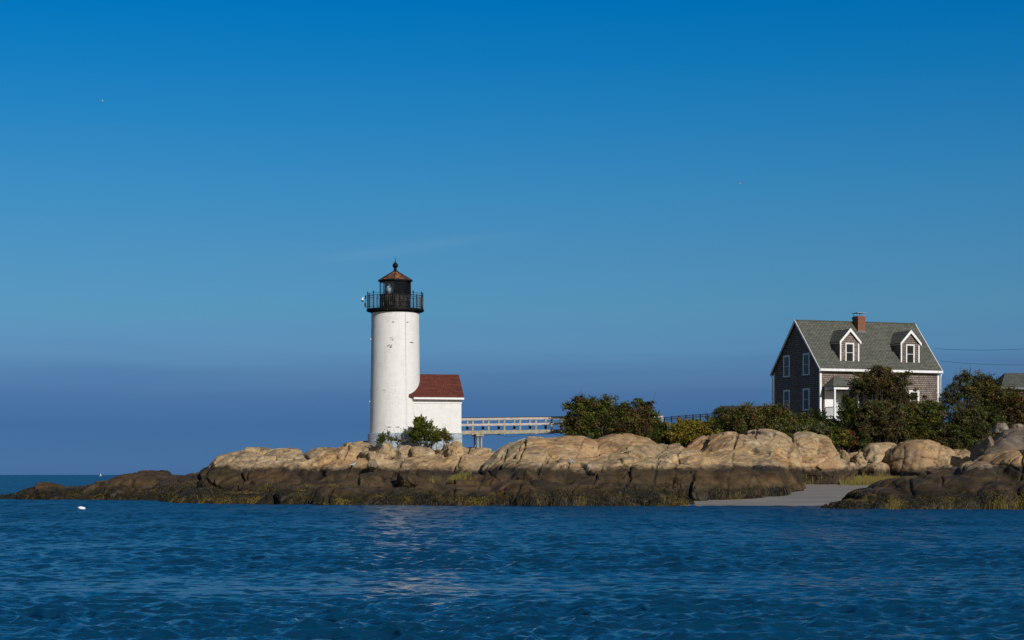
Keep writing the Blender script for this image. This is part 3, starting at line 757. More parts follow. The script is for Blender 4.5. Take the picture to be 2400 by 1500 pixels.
for a in (("brown block standing at the foot of the dome beside the beach", 1592, 24, 133.2, 1.0, 1116, 0.0), ("tilted brown slab at the left edge of the beach", 1638, 27, 132.6, 1.1, 1127, 0.0),
          ("small brown stone at the water end of the dome", 1597, 13, 130.6, 0.6, 1144, 0.0), ("dark weedy stone on the sand under the dome", 1845, 30, 140, 1.0, 1118, 0.4),
          ("low weedy rock lying along the sand edge", 1775, 34, 138, 0.9, 1131, 0.3), ("flat weedy rock nearest the water on the sand edge", 1705, 26, 135, 0.8, 1139, 0.2),
          ("pale flat stone at the inner end of the beach", 1878, 12, 141, 0.5, 1129, 0.7),
          ("black boulder in the notch left of the big dome", 1245, 30, 131.5, 1.2, 1097, 0.3), ("second black boulder to the right in the dome notch", 1295, 34, 131.3, 1.2, 1101, 0.3),
          ("brown boulder on the shelf below the lighthouse", 955, 26, 139, 1.2, 1100, 0.8), ("brown sloping boulder left of the marsh grass strip", 870, 34, 139.5, 1.3, 1106, 0.8),
          ("dark jagged stone at the thicket's foot left of the tan boulders", 1975, 20, 154, 0.9, 1053, 2.0), ("dark broken stone beside the wedged slab", 2003, 20, 154.5, 0.8, 1058, 2.0)):
    boulder(*a, seed=int(a[1]) % 97, sub=5)

# ------------------------------------------------------------------ seaweed, marsh grass (uncountable)
def sample_surface(o, n, keep, seed):
    me = o.data; rg = np.random.default_rng(seed)
    me.calc_loop_triangles(); nt = len(me.loop_triangles)
    tri = np.empty(nt * 3, np.int32); me.loop_triangles.foreach_get("vertices", tri); tri = tri.reshape(-1, 3)
    co = np.empty(len(me.vertices) * 3, np.float32); me.vertices.foreach_get("co", co); co = co.reshape(-1, 3)
    a, b, c = co[tri[:, 0]], co[tri[:, 1]], co[tri[:, 2]]
    cr = np.cross(b - a, c - a); ar = np.linalg.norm(cr, axis=1)
    w = ar * keep((a + b + c) / 3, cr / np.maximum(ar, 1e-9)[:, None])
    i = rg.choice(nt, n, p=w / w.sum()); r1 = np.sqrt(rg.random(n))[:, None]; r2 = rg.random(n)[:, None]
    p = (1 - r1) * a[i] + r1 * (1 - r2) * b[i] + r1 * r2 * c[i]
    return p, cr[i] / ar[i][:, None]
def strips(base, dirs, length, width, side, bend, cols, segs=3):
    n = len(base); v = np.zeros((n, (segs + 1) * 2, 3)); p = base.copy()
    for s in range(segs + 1):
        f = s / segs; w = width * (1 - 0.75 * f)
        v[:, 2 * s] = p - side * w[:, None] / 2; v[:, 2 * s + 1] = p + side * w[:, None] / 2
        p = p + (dirs + bend * f) * (length / segs)[:, None]
    q = np.array([[2 * s, 2 * s + 1, 2 * s + 3, 2 * s + 2] for s in range(segs)])
    k = (segs + 1) * 2
    return v.reshape(-1, 3), (q[None] + (np.arange(n) * k)[:, None, None]).reshape(-1, 4), np.repeat(cols, k, 0)
def build_weed():
    V, Q, C = [], [], []; n0 = 0; rg = np.random.default_rng(3)
    for o, n, sd in ((s1, 7000, 1), (s2, 24000, 2), (s3, 15000, 3), (s4, 15000, 4)):
        def keep(c, nr):
            lim = 1.06 + 0.60 * fbm(c * 0.30, 2, 77) + 0.2 * fbm(c * 1.3, 2, 78)
            pat = 0.25 + (fbm(c * np.array([0.8, 0.8, 0.3]), 2, 79) > -0.25)
            return (c[:, 2] > -0.05) * (c[:, 2] < lim) * (nr[:, 1] < 0.35) * pat
        p, nr = sample_surface(o, n, keep, sd)
        clump = fbm(p * np.array([0.9, 0.9, 0.5]), 2, 91)
        yl = (np.clip(0.22 + 0.80 * clump + rg.normal(0, 0.16, n), 0, 1) ** 1.3)[:, None]
        cols = np.array([0.006, 0.0045, 0.0015]) * (1 - yl) + np.array([0.120, 0.082, 0.005]) * yl
        down = np.stack([rg.normal(0, 0.22, n), rg.normal(0, 0.08, n) - 0.10, -np.ones(n)], 1) + nr * 0.12
        down /= np.linalg.norm(down, axis=1)[:, None]
        side = np.stack([np.ones(n), rg.normal(0, 0.5, n), rg.normal(0, 0.15, n)], 1); side /= np.linalg.norm(side, axis=1)[:, None]
        v, q, c = strips(p + nr * 0.04, down, rg.uniform(0.30, 0.80, n), rg.uniform(0.03, 0.08, n), side, np.zeros((n, 3)), cols)
        v[:, 2] = np.maximum(v[:, 2], -0.1)
        V.append(v); Q.append(q + n0); C.append(c); n0 += len(v)
    o = np_mesh("seaweed", np.concatenate(V), np.concatenate(Q), M['weed'], col=np.concatenate(C))
    tag(o, "dark and yellow brown seaweed hanging over the tidal rocks", "seaweed", kind="stuff")
build_weed()
def build_marsh():
    rg = np.random.default_rng(8); B = []
    for px, hw, D, dd, z0, n in ((1055, 48, 139.5, 1.2, 1.85, 900), (2050, 90, 146.0, 2.2, None, 5200), (1900, 75, 145.3, 0.7, None, 800), (2030, 50, 148.3, 0.5, None, 700), (2125, 25, 146.5, 1.2, None, 700)):
        x = X(px, D) + np.clip(rg.normal(0, 0.5, n), -1, 1) * hw / F * D; y = D + rg.uniform(-dd, dd, n)
        z = np.full(n, z0) if z0 else bz(x, y)
        B.append(np.stack([x, y, z], 1))
    b = np.concatenate(B); n = len(b)
    dg = bpy.context.evaluated_depsgraph_get(); dg.update()
    for i in range(n):
        h = scene.ray_cast(dg, Vector((b[i, 0], b[i, 1], b[i, 2] + 0.9)), Vector((0, 0, -1)), distance=3.0)
        b[i, 2] = h[1].z - 0.03 if h[0] and abs(h[1].z - b[i, 2]) < 0.45 else -5.0
    b = b[b[:, 2] > 0.3]; n = len(b)
    d = np.stack([rg.normal(0, 0.18, n), rg.normal(0, 0.18, n), np.ones(n)], 1)
    t = rg.random(n)[:, None]
    cols = np.array([0.16, 0.145, 0.030]) * (1 - t) + np.array([0.28, 0.22, 0.06]) * t
    side = np.stack([np.ones(n), rg.normal(0, 0.6, n), np.zeros(n)], 1); side /= np.linalg.norm(side, axis=1)[:, None]
    bend = np.stack([rg.normal(0.15, 0.25, n), rg.normal(0, 0.2, n), -0.1 * np.ones(n)], 1)
    v, q, c = strips(b, d, rg.uniform(0.20, 0.48, n), rg.uniform(0.02, 0.035, n), side, bend, cols)
    tag(np_mesh("marsh_grass", v, q, M['leaf'], col=c), "yellow green marsh grass growing at the back of the beach", "grass", kind="stuff")
build_marsh()

# ------------------------------------------------------------------ shrubs and trees
PAL = {
    'dark': [(0.018, 0.032, 0.008), (0.030, 0.048, 0.011), (0.050, 0.068, 0.015), (0.026, 0.028, 0.010)],
    'olive': [(0.060, 0.074, 0.014), (0.092, 0.095, 0.018), (0.038, 0.054, 0.012), (0.105, 0.090, 0.024)],
    'rust': [(0.075, 0.045, 0.022), (0.050, 0.034, 0.018), (0.095, 0.055, 0.024), (0.035, 0.038, 0.014)],
    'brown': [(0.060, 0.048, 0.028), (0.085, 0.066, 0.036), (0.042, 0.036, 0.020), (0.035, 0.040, 0.015)],
    'yellow': [(0.19, 0.14, 0.018), (0.13, 0.11, 0.018), (0.065, 0.068, 0.017), (0.24, 0.165, 0.018)],
    'juniper': [(0.036, 0.056, 0.010), (0.066, 0.086, 0.014), (0.115, 0.125, 0.020), (0.045, 0.062, 0.013)],
    'cedar': [(0.012, 0.026, 0.008), (0.020, 0.036, 0.011), (0.032, 0.048, 0.014)],
    'grey': [(0.070, 0.075, 0.045), (0.050, 0.058, 0.030), (0.090, 0.085, 0.055)],
    'red': [(0.12, 0.030, 0.016), (0.08, 0.030, 0.016), (0.05, 0.040, 0.016)],
}
def make_crown(blobs, pal, n_clumps, per, leaf, cr, seed, spiky=0.0):
    rg = np.random.default_rng(seed); B = np.array(blobs, float)
    w = (B[:, 3] * B[:, 5]); i = rg.choice(len(B), n_clumps, p=w / w.sum())
    d = rg.normal(size=(n_clumps, 3)); d /= np.linalg.norm(d, axis=1)[:, None]
    rad = rg.random(n_clumps) ** 0.42
    lobe = 1 + 0.55 * fbm(d * 1.9 + i[:, None] * 3.7 + seed, 2, seed + 3) + (rg.random(n_clumps) < 0.16) * rg.uniform(0.05, 0.40, n_clumps)
    c = B[i, :3] + d * B[i, 3:6] * (rad * lobe)[:, None]
    c += 0.22 * np.stack([fbm(c * 0.9 + 7 * k, 2, seed + k) for k in range(3)], 1) * B[i, 3:6]
    names = list(pal); cl = np.array([PAL[names[rg.integers(len(names))]][rg.integers(3)] for _ in range(n_clumps)])
    loc = sstep(-0.4, 0.4, fbm(c * 0.7, 2, seed + 9))[:, None]
    p0 = np.array(PAL[names[0]]).mean(0); p1 = np.array(PAL[names[-1]]).mean(0)
    cl = cl * 0.6 + 0.4 * (p0 * (1 - loc) + p1 * loc)
    k = np.repeat(np.arange(n_clumps), per); n = len(k)
    size = rg.uniform(0.5, 1.4, n_clumps); cl = cl * rg.uniform(0.45, 1.6, n_clumps)[:, None] * np.array([1.36, 1.30, 0.95])
    if spiky > 0:
        ax = d * np.array([1, 1, 0.5]) + np.array([0, 0, spiky]); ax /= np.linalg.norm(ax, axis=1)[:, None]
        f = rg.random(n); p = c[k] + ax[k] * ((f - 0.3) * 2.1 * cr * size[k])[:, None] + rg.normal(size=(n, 3)) * (cr * 0.42 * (1.05 - f))[:, None]
        nax = ax[k] + rg.normal(size=(n, 3)) * 0.45
    else:
        p = c[k] + rg.normal(size=(n, 3)) * np.array([1, 1, 0.7]) * (cr * size[k] * 0.6)[:, None]
        nax = rg.normal(size=(n, 3))
    nax /= np.linalg.norm(nax, axis=1)[:, None]
    u = rg.normal(size=(n, 3)); u -= nax * (u * nax).sum(1)[:, None]; u /= np.linalg.norm(u, axis=1)[:, None]
    L = (leaf * rg.uniform(0.6, 1.4, n))[:, None]; W = L * (0.40 if spiky else 0.68)
    v = np.stack([p - nax * L * 0.5, p + u * W * 0.5, p + nax * L * 0.5, p - u * W * 0.5], 1).reshape(-1, 3)
    col = cl[k] * rg.uniform(0.55, 1.5, n)[:, None]
    return v, np.arange(n * 4).reshape(-1, 4), np.repeat(col, 4, 0), c
def shrub(name, label, cat, D, blobs, pal, density=1.0, leaf=0.13, cr=0.30, seed=0, spiky=0.0, base=None, twigs=26, bare=0, thick=0.034, group="shrubs and small trees on the island", depth=0.75, per=64):
    """blobs: (px, py, half-width px, half-height px[, depth offset m])"""
    B = []
    for b in blobs:
        d = D + (b[4] if len(b) > 4 else 0); rx = b[2] / F * d; rz = b[3] / F * d
        B.append((X(b[0], d), d, Z(b[1], d), rx, max(rx * depth, 0.5), rz))
    xs = np.mean([b[0] for b in B]); low = min(b[2] - b[5] for b in B)
    gb = float(gz(np.array([xs]), np.array([float(D)]))[0]) if base is None else base
    vol = sum(b[3] * b[5] for b in B)
    nc = int(max(14, vol * 66 * density)); leaf *= 1.08
    v, q, c, cen = make_crown(B, pal, nc, per, leaf, cr, seed, spiky)
    root = empty(name, (xs, D, gb), label, cat, group)
    off = np.array([xs, D, gb])
    np_mesh("crown", v - off, q, M['leaf'], root, c)
    rg = random.Random(seed); mb = MB()
    nst = max(1, min(7, len(B) + 1))
    feet = [Vector((rg.uniform(-0.5, 0.5) * min(1.5, B[0][3]), rg.uniform(-0.3, 0.3), -0.25)) for _ in range(nst)]
    if nst > 3 and len(B) > 2: feet = [Vector((b[0] - xs + rg.uniform(-0.2, 0.2), b[1] - D, -0.3)) for b in B][:10]
    for q_ in feet[1:]: mb.tube([feet[0] - Vector((0, 0, 0.1)), q_ - Vector((0, 0, 0.05))], thick, 4, False)
    top = cen[np.argsort(-cen[:, 2])]; ends = []
    for t in range(twigs):
        tgt = Vector(cen[rg.randrange(len(cen))] - off)
        if t < twigs // 3: tgt = Vector(top[rg.randrange(max(1, len(top) // 4))] - off)
        ends.append(tgt)
        f = min(feet, key=lambda a: (a - tgt).to_2d().length + rg.uniform(0, 0.6))
        m1 = f.lerp(tgt, 0.35) + Vector((rg.uniform(-.15, .15), rg.uniform(-.15, .15), rg.uniform(0.0, 0.3)))
        m2 = f.lerp(tgt, 0.7) + Vector((rg.uniform(-.2, .2), rg.uniform(-.2, .2), rg.uniform(-0.1, 0.2)))
        mb.tube([f, m1, m2, tgt], [thick * 1.3, thick * 0.8, thick * 0.45, thick * 0.18], 4, False)
    for t in range(bare):
        tgt = ends[t % max(1, min(len(ends), twigs // 3))]
        e = tgt + Vector((rg.uniform(-.25, .25), rg.uniform(-.2, .2), rg.uniform(0.35, 0.9)))
        mb.tube([tgt, tgt.lerp(e, 0.5) + Vector((rg.uniform(-.05, .05), 0, 0)), e], [0.018, 0.013, 0.006], 4, False)
    mb.build("trunk", M['bark'], root, merge=False)
    return root

TG = "plants around the lighthouse base"
shrub("juniper_bush", "dense green juniper bush in front of the white outbuilding wall", "bush", 146.8, [(986, 1008, 18, 26), (1000, 1019, 30, 19), (974, 1022, 11, 15), (1020, 1021, 13, 13), (1006, 996, 6, 9), (982, 988, 7, 9)], ['juniper'], 4.2, 0.10, 0.17, 1, 0.5, 3.9, 14, 0, 0.03, TG)
shrub("low_shrub", "low yellow flecked shrub at the right side of the juniper", "shrub", 146.6, [(1040, 1022, 16, 13), (1052, 1027, 10, 9)], ['yellow', 'olive', 'brown'], 1.8, 0.09, 0.15, 2, 0, 3.8, 8, 3, 0.02, TG)
shrub("juniper_sprout", "small round juniper sprout at the left of the tower base", "bush", 146.6, [(894, 1030, 11, 10), (896, 1022, 6, 8)], ['juniper'], 3.5, 0.09, 0.13, 3, 0.8, 4.0, 5, 0, 0.02, TG)
shrub("juniper_sprout", "thin pointed juniper sprout against the blue foundation", "bush", 146.9, [(911, 1020, 6, 11), (911, 1027, 8, 6)], ['juniper', 'grey'], 3.0, 0.08, 0.11, 4, 1.2, 4.1, 4, 1, 0.015, TG)
shrub("dry_weeds", "brown dry weeds between the sprouts and the juniper bush", "weeds", 146.5, [(930, 1031, 10, 5), (945, 1030, 12, 6)], ['brown', 'grey'], 2.0, 0.08, 0.12, 5, 0.6, 4.0, 8, 9, 0.012, TG)

shrub("shrub", "tall dark shrub with rusty tips at the end of the footbridge", "shrub", 149.6, [(1378, 958, 40, 24), (1360, 985, 36, 30), (1400, 995, 46, 26), (1372, 941, 22, 10), (1345, 1000, 20, 20), (1350, 1014, 26, 14), (1395, 1014, 30, 12)], ['dark', 'rust', 'olive'], 1.5, 0.12, 0.26, 11, 0, None, 40, 10)
shrub("shrub", "rounded dark shrub in the middle of the clump by the footbridge", "shrub", 149.3, [(1432, 972, 32, 32), (1440, 995, 38, 26), (1425, 948, 14, 10)], ['dark', 'olive', 'rust'], 1.6, 0.12, 0.26, 12, 0, None, 30, 6)
shrub("shrub", "tall green shrub with reddish top at the right of the bridge clump", "shrub", 149.8, [(1497, 968, 36, 26), (1490, 992, 46, 28), (1512, 955, 20, 14), (1465, 960, 14, 14)], ['dark', 'olive', 'rust'], 1.6, 0.12, 0.26, 13, 0, None, 36, 9)
shrub("shrub", "low green bush below the white post of the bridge end", "shrub", 151, [(1535, 1003, 26, 22), (1555, 1012, 24, 20), (1520, 1018, 26, 18)], ['dark', 'olive'], 1.5, 0.11, 0.24, 14, 0, None, 16, 2)
shrub("shrub", "bright yellow leaved bush below the dark metal fence", "shrub", 150.5, [(1600, 1012, 28, 24), (1622, 1008, 26, 22), (1585, 1022, 22, 20), (1645, 1012, 22, 22)], ['yellow', 'olive', 'yellow'], 1.7, 0.12, 0.24, 15, 0, None, 16, 3)
shrub("shrub", "broad dark bush with bare stalks left of the house gable", "shrub", 154, [(1705, 986, 42, 26), (1755, 981, 44, 28), (1690, 1002, 34, 20), (1735, 1002, 50, 20), (1722, 968, 22, 10)], ['dark', 'olive', 'rust'], 1.5, 0.12, 0.26, 16, 0, None, 44, 26)
shrub("shrub", "leafy olive bush under the gable windows", "shrub", 154.5, [(1812, 975, 40, 26), (1835, 987, 30, 24), (1800, 999, 44, 22), (1785, 966, 24, 12)], ['olive', 'dark', 'rust'], 1.5, 0.12, 0.26, 17, 0, None, 36, 14)
shrub("shrub", "grey green low bush behind the dome in front of the gable", "shrub", 153.5, [(1895, 1008, 30, 12), (1870, 1012, 26, 12), (1925, 1010, 24, 14)], ['grey', 'dark'], 1.6, 0.10, 0.22, 18, 0, 4.9, 14, 3)
shrub("cedar_bush", "dark green cedar bush below the house corner", "bush", 156.5, [(1905, 985, 22, 18), (1918, 978, 12, 14), (1895, 994, 22, 12)], ['cedar'], 2.6, 0.11, 0.20, 19, 0.7, None, 14)
shrub("cedar_tree", "dark pointed cedar growing in front of the porch railing", "tree", 155.5, [(1986, 948, 11, 17), (1990, 974, 26, 24), (1980, 1000, 34, 20), (1972, 968, 10, 9)], ['cedar', 'juniper'], 2.4, 0.12, 0.22, 20, 0.6, None, 22)
shrub("small_tree", "round topped brown tree covering the right side of the porch", "tree", 158.8, [(2068, 898, 52, 32), (2050, 905, 42, 28), (2095, 912, 42, 36), (2060, 880, 34, 14), (2030, 912, 24, 18), (2100, 938, 40, 24)], ['dark', 'brown', 'rust'], 1.25, 0.12, 0.25, 21, 0, None, 90, 14, 0.045, depth=0.55)
shrub("shrub", "brown twiggy shrub with reddish leaves under the round tree", "shrub", 155, [(2050, 975, 44, 30), (2090, 985, 40, 32), (2030, 1000, 40, 26), (2075, 1010, 46, 22)], ['brown', 'rust', 'dark'], 1.2, 0.12, 0.26, 22, 0, None, 70, 6)
shrub("shrub", "dark bush below the white ground floor window", "shrub", 155.5, [(2150, 965, 44, 30), (2170, 985, 48, 34), (2130, 1000, 44, 26), (2190, 955, 26, 22)], ['dark', 'rust', 'olive'], 1.5, 0.12, 0.26, 23, 0, None, 44, 8)
shrub("small_tree", "open twiggy tree with sky showing through right of the house", "tree", 156, [(2250, 915, 36, 30), (2232, 930, 26, 28), (2275, 905, 30, 28), (2262, 888, 18, 14), (2285, 940, 24, 22)], ['brown', 'dark', 'olive'], 0.62, 0.11, 0.24, 24, 0, None, 80, 30, 0.04)
shrub("small_tree", "dark leafy tree in front of the grey roofed shed", "tree", 156.5, [(2320, 925, 42, 34), (2345, 945, 40, 34), (2300, 950, 30, 30), (2310, 900, 26, 18)], ['dark', 'olive', 'rust'], 1.3, 0.12, 0.26, 25, 0, None, 60, 14, 0.055)
shrub("shrub", "rusty red shrub at the right edge below the shed", "shrub", 155, [(2390, 955, 36, 34), (2420, 965, 40, 34), (2375, 985, 36, 26)], ['rust', 'red', 'dark', 'olive'], 1.4, 0.12, 0.26, 26, 0, None, 40, 6)
shrub("shrub", "dark bush between the open tree and the grey boulders", "shrub", 154.5, [(2255, 990, 44, 30), (2300, 985, 44, 32), (2235, 1010, 44, 24), (2330, 1000, 34, 24)], ['dark', 'olive', 'brown'], 1.4, 0.12, 0.26, 27, 0, None, 44, 4)
for i, (px, py, hw, hh, pal, lab) in enumerate(((1950, 1025, 34, 20, ['olive', 'yellow', 'dark'], "low olive bush at the top of the long smooth boulder"), (2005, 1028, 38, 24, ['dark', 'olive', 'red'], "low dark bush above the wedged slab"),
        (2062, 1024, 36, 18, ['olive', 'grey', 'dark'], "low grey green bush left above the broad boulder"), (2125, 1020, 40, 18, ['brown', 'dark', 'yellow'], "low brownish bush straight above the broad boulder"),
        (2195, 1030, 42, 24, ['dark', 'olive', 'brown'], "low dark bush right above the broad boulder"), (2250, 1036, 40, 26, ['olive', 'brown', 'dark'], "low olive bush behind the egg shaped boulder"),
        (2290, 1040, 24, 24, ['yellow', 'grey', 'brown'], "dry yellow grass tuft beside the grey leaning slab"))):
    shrub("low_bush", lab, "bush", 154.0 + (i % 3) * 0.5 + (1.5 if px > 2030 else 0), [(px, py, hw, hh), (px - hw * 0.5, py + 6, hw * 0.6, hh * 0.8), (px + hw * 0.5, py + 5, hw * 0.6, hh * 0.8)], pal, 1.5, 0.11, 0.23, 40 + i, 0.0, 3.4, 20, 4, group="low bushes along the top of the boulders")
for px, py, hw, hh, D_, pal, lab in ((2230, 1046, 30, 20, 153.2, ['dark', 'rust'], "small dark bush at the foot of the open tree behind the boulders"), (2160, 1036, 40, 16, 155.6, ['olive', 'dark'], "small olive bush peeping over the top of the broad boulder"),
        (2275, 1020, 36, 26, 153.4, ['dark', 'olive', 'brown'], "dark bush left above the grey leaning slab")):
    shrub("low_bush", lab, "bush", D_, [(px, py, hw, hh), (px - hw * 0.5, py + 6, hw * 0.6, hh * 0.8), (px + hw * 0.5, py + 5, hw * 0.6, hh * 0.8)], pal, 1.6, 0.11, 0.23, px, 0.0, 3.4, 14, 3, group="low bushes along the top of the boulders")
def build_cover():
    rg = np.random.default_rng(21); n = 1500
    px = rg.uniform(1480, 2430, n); y = rg.uniform(149.5, 160, n); x = (px - CX) / F * y
    z = gz(x, y); ok = z > 3.4; x, y, z = x[ok], y[ok], z[ok]
    V, C = [], []
    for j, pal in enumerate((['olive', 'dark', 'brown'], ['dark', 'rust', 'olive'], ['grey', 'brown', 'yellow', 'dark'])):
        m = (np.arange(len(x)) % 3) == j
        bl = np.stack([x[m], y[m], z[m] + 0.25, np.full(m.sum(), 0.5), np.full(m.sum(), 0.4), np.full(m.sum(), 0.38)], 1)
        v, q, c, _ = make_crown(bl, pal, int(m.sum() * 1.6), 44, 0.14, 0.26, 70 + j)
        V.append(v); C.append(c)
    v = np.concatenate(V)
    tag(np_mesh("undergrowth", v, np.arange(len(v)).reshape(-1, 4), M['leaf'], col=np.concatenate(C)), "tangled dark undergrowth and grass between the shrubs", "undergrowth", kind="stuff")
build_cover()

# ------------------------------------------------------------------ lighthouse
LD = 150.0
LX = X(926.5, LD)
def lz(py, D=LD): return Z(py, D)
BASEZ = lz(1037) - 0.25
def zr(py): return lz(py) - BASEZ
lh = empty("lighthouse", (LX, LD, BASEZ), "white round brick lighthouse with black lantern on the granite ledge", "lighthouse")
px2m = LD / F
MB().lathe([(2.07, -1.6), (2.07, zr(1018)), (2.0, zr(1015.5)), (0, zr(1015.5))], 40).build("foundation", M['found'], lh)
tz0, tz1 = zr(1015.5), zr(731.5)
tower = MB()
prof = []
for i in range(25):
    f = i / 24
    prof.append((1.925 + (1.80 - 1.925) * min(1, f * 1.15) ** 0.8 if f < 1 else 1.80, tz0 + (tz1 - tz0) * f))
tower.lathe([(r, z - tz0) for r, z in prof], 96).build("tower", M['tower'], lh, loc=(0, 0, tz0))
cd = MB(); t0 = math.asin(27 / 57)
cd.tube([(math.sin(t0) * 1.935, -math.cos(t0) * 1.935, tz0 + 0.02), (math.sin(t0) * 1.89, -math.cos(t0) * 1.89, (tz0 + tz1) * 0.4), (math.sin(t0) * 1.815, -math.cos(t0) * 1.815, tz1 - 0.1)], 0.0075, 6)
cd.build("conduit", M['galv'], lh)
# three small window ledges seen in profile on the left
for zc, h in ((zr(927), 0.85), (zr(783), 0.75)):
    th = R(-84); rr = 1.86 if zc < 5 else 1.80
    w = MB(); Mx = Matrix.Translation((math.sin(th) * rr, -math.cos(th) * rr, zc)) @ Matrix.Rotation(th, 4, 'Z')
    w.box(-0.30, 0.30, -0.10, 0.1, -h / 2 - 0.08, -h / 2, Mx)
    fr = w.build("window", M['white'], lh)
    MB().box(-0.26, 0.26, -0.015, 0.1, -h / 2, h / 2, Mx).build("pane", M['pane'], fr)
gz0, gz1 = zr(731), zr(725)
MB().lathe([(1.70, gz0 - 0.12), (1.84, gz0 - 0.10), (1.84, gz0 - 0.0), (2.10, gz0), (2.17, gz0 + 0.05), (2.17, gz1 - 0.03), (2.14, gz1), (0, gz1)], 64).build("gallery_deck", M['black'], lh)
# railing round the gallery
RR = 2.10
rail = MB()
def ring(mb, r, z, t, n=64):
    mb.lathe([(r - t, z - t), (r + t, z - t), (r + t, z + t), (r - t, z + t), (r - t, z - t)], n)
zt_, zm_, zb_ = zr(690), zr(694.5), zr(721.5)
ring(rail, RR, zt_, 0.013); ring(rail, RR, zm_, 0.015); ring(rail, RR, zb_, 0.013)
rail_o = rail.build("railing", M['black'], lh)
for k in range(12):
    t = 2 * math.pi * (k + 0.42) / 12; x, y = math.sin(t) * RR, -math.cos(t) * RR
    p = MB().tube([(x, y, gz1), (x, y, zr(689))], 0.035, 8)
    p.lathe([(0, zr(689)), (0.05, zr(688)), (0.055, zr(687)), (0.03, zr(685.6)), (0, zr(685))], 8, (x, y, 0))
    p.build("post", M['black'], rail_o)
for k in range(84):
    if (k * 12 / 84 - 0.42) % 1 < 0.02: continue
    t = 2 * math.pi * k / 84; x, y = math.sin(t) * RR, -math.cos(t) * RR
    MB().tube([(x, y, zb_), (x, y, zm_)], 0.0125, 4, False).build("baluster", M['ironpale'], rail_o)
MB().box(-0.20, 0.20, -0.02, 0.02, 0, zr(697) - zr(722), None).build("rail_panel", M['lattice'], rail_o, loc=(1.93, -0.45, gz1 + 0.08)).rotation_euler = (0, 0, R(70))
# lantern room, an octagon with one corner towards the camera
RO = 1.17
MB().lathe([(RO, gz1), (RO, zr(693)), (RO + 0.05, zr(692)), (RO + 0.05, zr(690.5)), (RO - 0.06, zr(690.5)), (0, zr(690.5))], 8, smooth=False).build("lantern_base", M['ironworn'], lh)
g0, g1 = zr(690.5), zr(662)
mu = MB()
for k in range(8):
    t = 2 * math.pi * k / 8; x, y = math.sin(t) * (RO - 0.03), -math.cos(t) * (RO - 0.03)
    mu.tube([(x, y, g0), (x, y, g1)], 0.042, 6)
mu.lathe([(RO - 0.1, g1), (RO + 0.02, g1), (RO + 0.02, zr(659)), (RO - 0.1, zr(659)), (RO - 0.1, g1)], 8, smooth=False)
mu.build("lantern_frame", M['black'], lh)
for k in range(8):
    a, b = 2 * math.pi * k / 8, 2 * math.pi * (k + 1) / 8; r = RO - 0.05
    A, B = (math.sin(a) * r, -math.cos(a) * r), (math.sin(b) * r, -math.cos(b) * r)
    if k in (6, 5, 4): mt = 'glass'
    elif k == 7: mt = 'glass'
    else: mt = 'panelblack'
    MB().face([(*A, g0), (*B, g0), (*B, g1), (*A, g1)]).build("pane", M[mt], lh)
MB().lathe([(0, g0), (0.34, g0), (0.34, g0 + 0.12), (0.40, g0 + 0.16), (0.42, g0 + 0.45), (0.34, g0 + 0.78), (0.15, g0 + 0.86), (0, g0 + 0.86)], 20, (-0.26, -0.25, 0)).build("lens", M['panepatch'], lh)
# blackened screen closing the right half of the lantern
MB().bar((-0.05, -0.98, (g0 + g1) / 2), (-0.05, 0.9, (g0 + g1) / 2), 0.02, g1 - g0).build("inner_screen", M['panelblack'], lh)
MB().bar((-0.78, 0.62, (g0 + g1) / 2), (-0.05, 0.62, (g0 + g1) / 2), 0.02, g1 - g0).build("inner_screen", M['panelblack'], lh)
zr0 = zr(659)
rf = MB().lathe([(RO - 0.1, zr0), (1.29, zr0), (1.29, zr0 + 0.06), (1.22, zr0 + 0.10), (0.18, zr(636.5)), (0.0, zr(636.3))], 8, smooth=False)
rfo = rf.build("lantern_roof", M['rust'], lh)
rb = MB()
for k in range(8):
    t = 2 * math.pi * k / 8
    rb.tube([(math.sin(t) * 1.27, -math.cos(t) * 1.27, zr0 + 0.09), (math.sin(t) * 0.18, -math.cos(t) * 0.18, zr(636.2))], 0.022, 4)
rb.lathe([(1.24, zr0 + 0.09), (1.31, zr0 + 0.05), (1.31, zr0 - 0.03), (1.20, zr0 - 0.03)], 8, smooth=False)
rb.build("roof_rib", M['black'], rfo)
fi = MB().lathe([(0.20, zr(637)), (0.20, zr(635)), (0.13, zr(634)), (0.10, zr(632)), (0.15, zr(630)), (0.10, zr(629))], 20)
cz, cr_ = zr(622.4), 0.215
fi.lathe([(cr_ * math.sin(math.pi * i / 12) + (0.0 if 0 < i < 12 else 0), cz - cr_ * math.cos(math.pi * i / 12)) for i in range(13)], 24)
fi.lathe([(0.07, zr(616)), (0.05, zr(613.5)), (0.025, zr(612)), (0.018, zr(608)), (0.006, zr(600))], 8)
fi.build("finial", M['black'], lh)

# dome camera hanging out from the railing
cm = empty("security_camera", P(849.5, 704, LD), "white dome security camera on an arm left of the lighthouse gallery", "camera")
d = MB().lathe([(0.0, 0.19), (0.05, 0.19), (0.07, 0.14), (0.10, 0.08), (0.115, 0.0), (0.0, 0.0)], 16); d.tube([(0, 0, 0.18), (0.04, 0, 0.24), (0.14, 0, 0.22), (0.24, 0, 0.16)], 0.022, 6); d.build("housing", M['white'], cm)
MB().lathe([(0.10, 0.0), (0.085, -0.06), (0.05, -0.10), (0, -0.115)], 16).build("lens_dome", M['panelblack'], cm)
pm = MB().tube([(0.25, 0, -0.6), (0.25, 0, 0.38)], 0.025, 6); pm.box(0.20, 0.29, -0.05, 0.05, 0.12, 0.36); pm.bar((0.25, 0, -0.5), (0.42, 0, -0.5), 0.03, 0.03); pm.build("mast", M['black'], cm)
MB().box(0.06, 0.22, -0.07, 0.07, -0.48, -0.20).build("junction_box", M['galv'], cm)

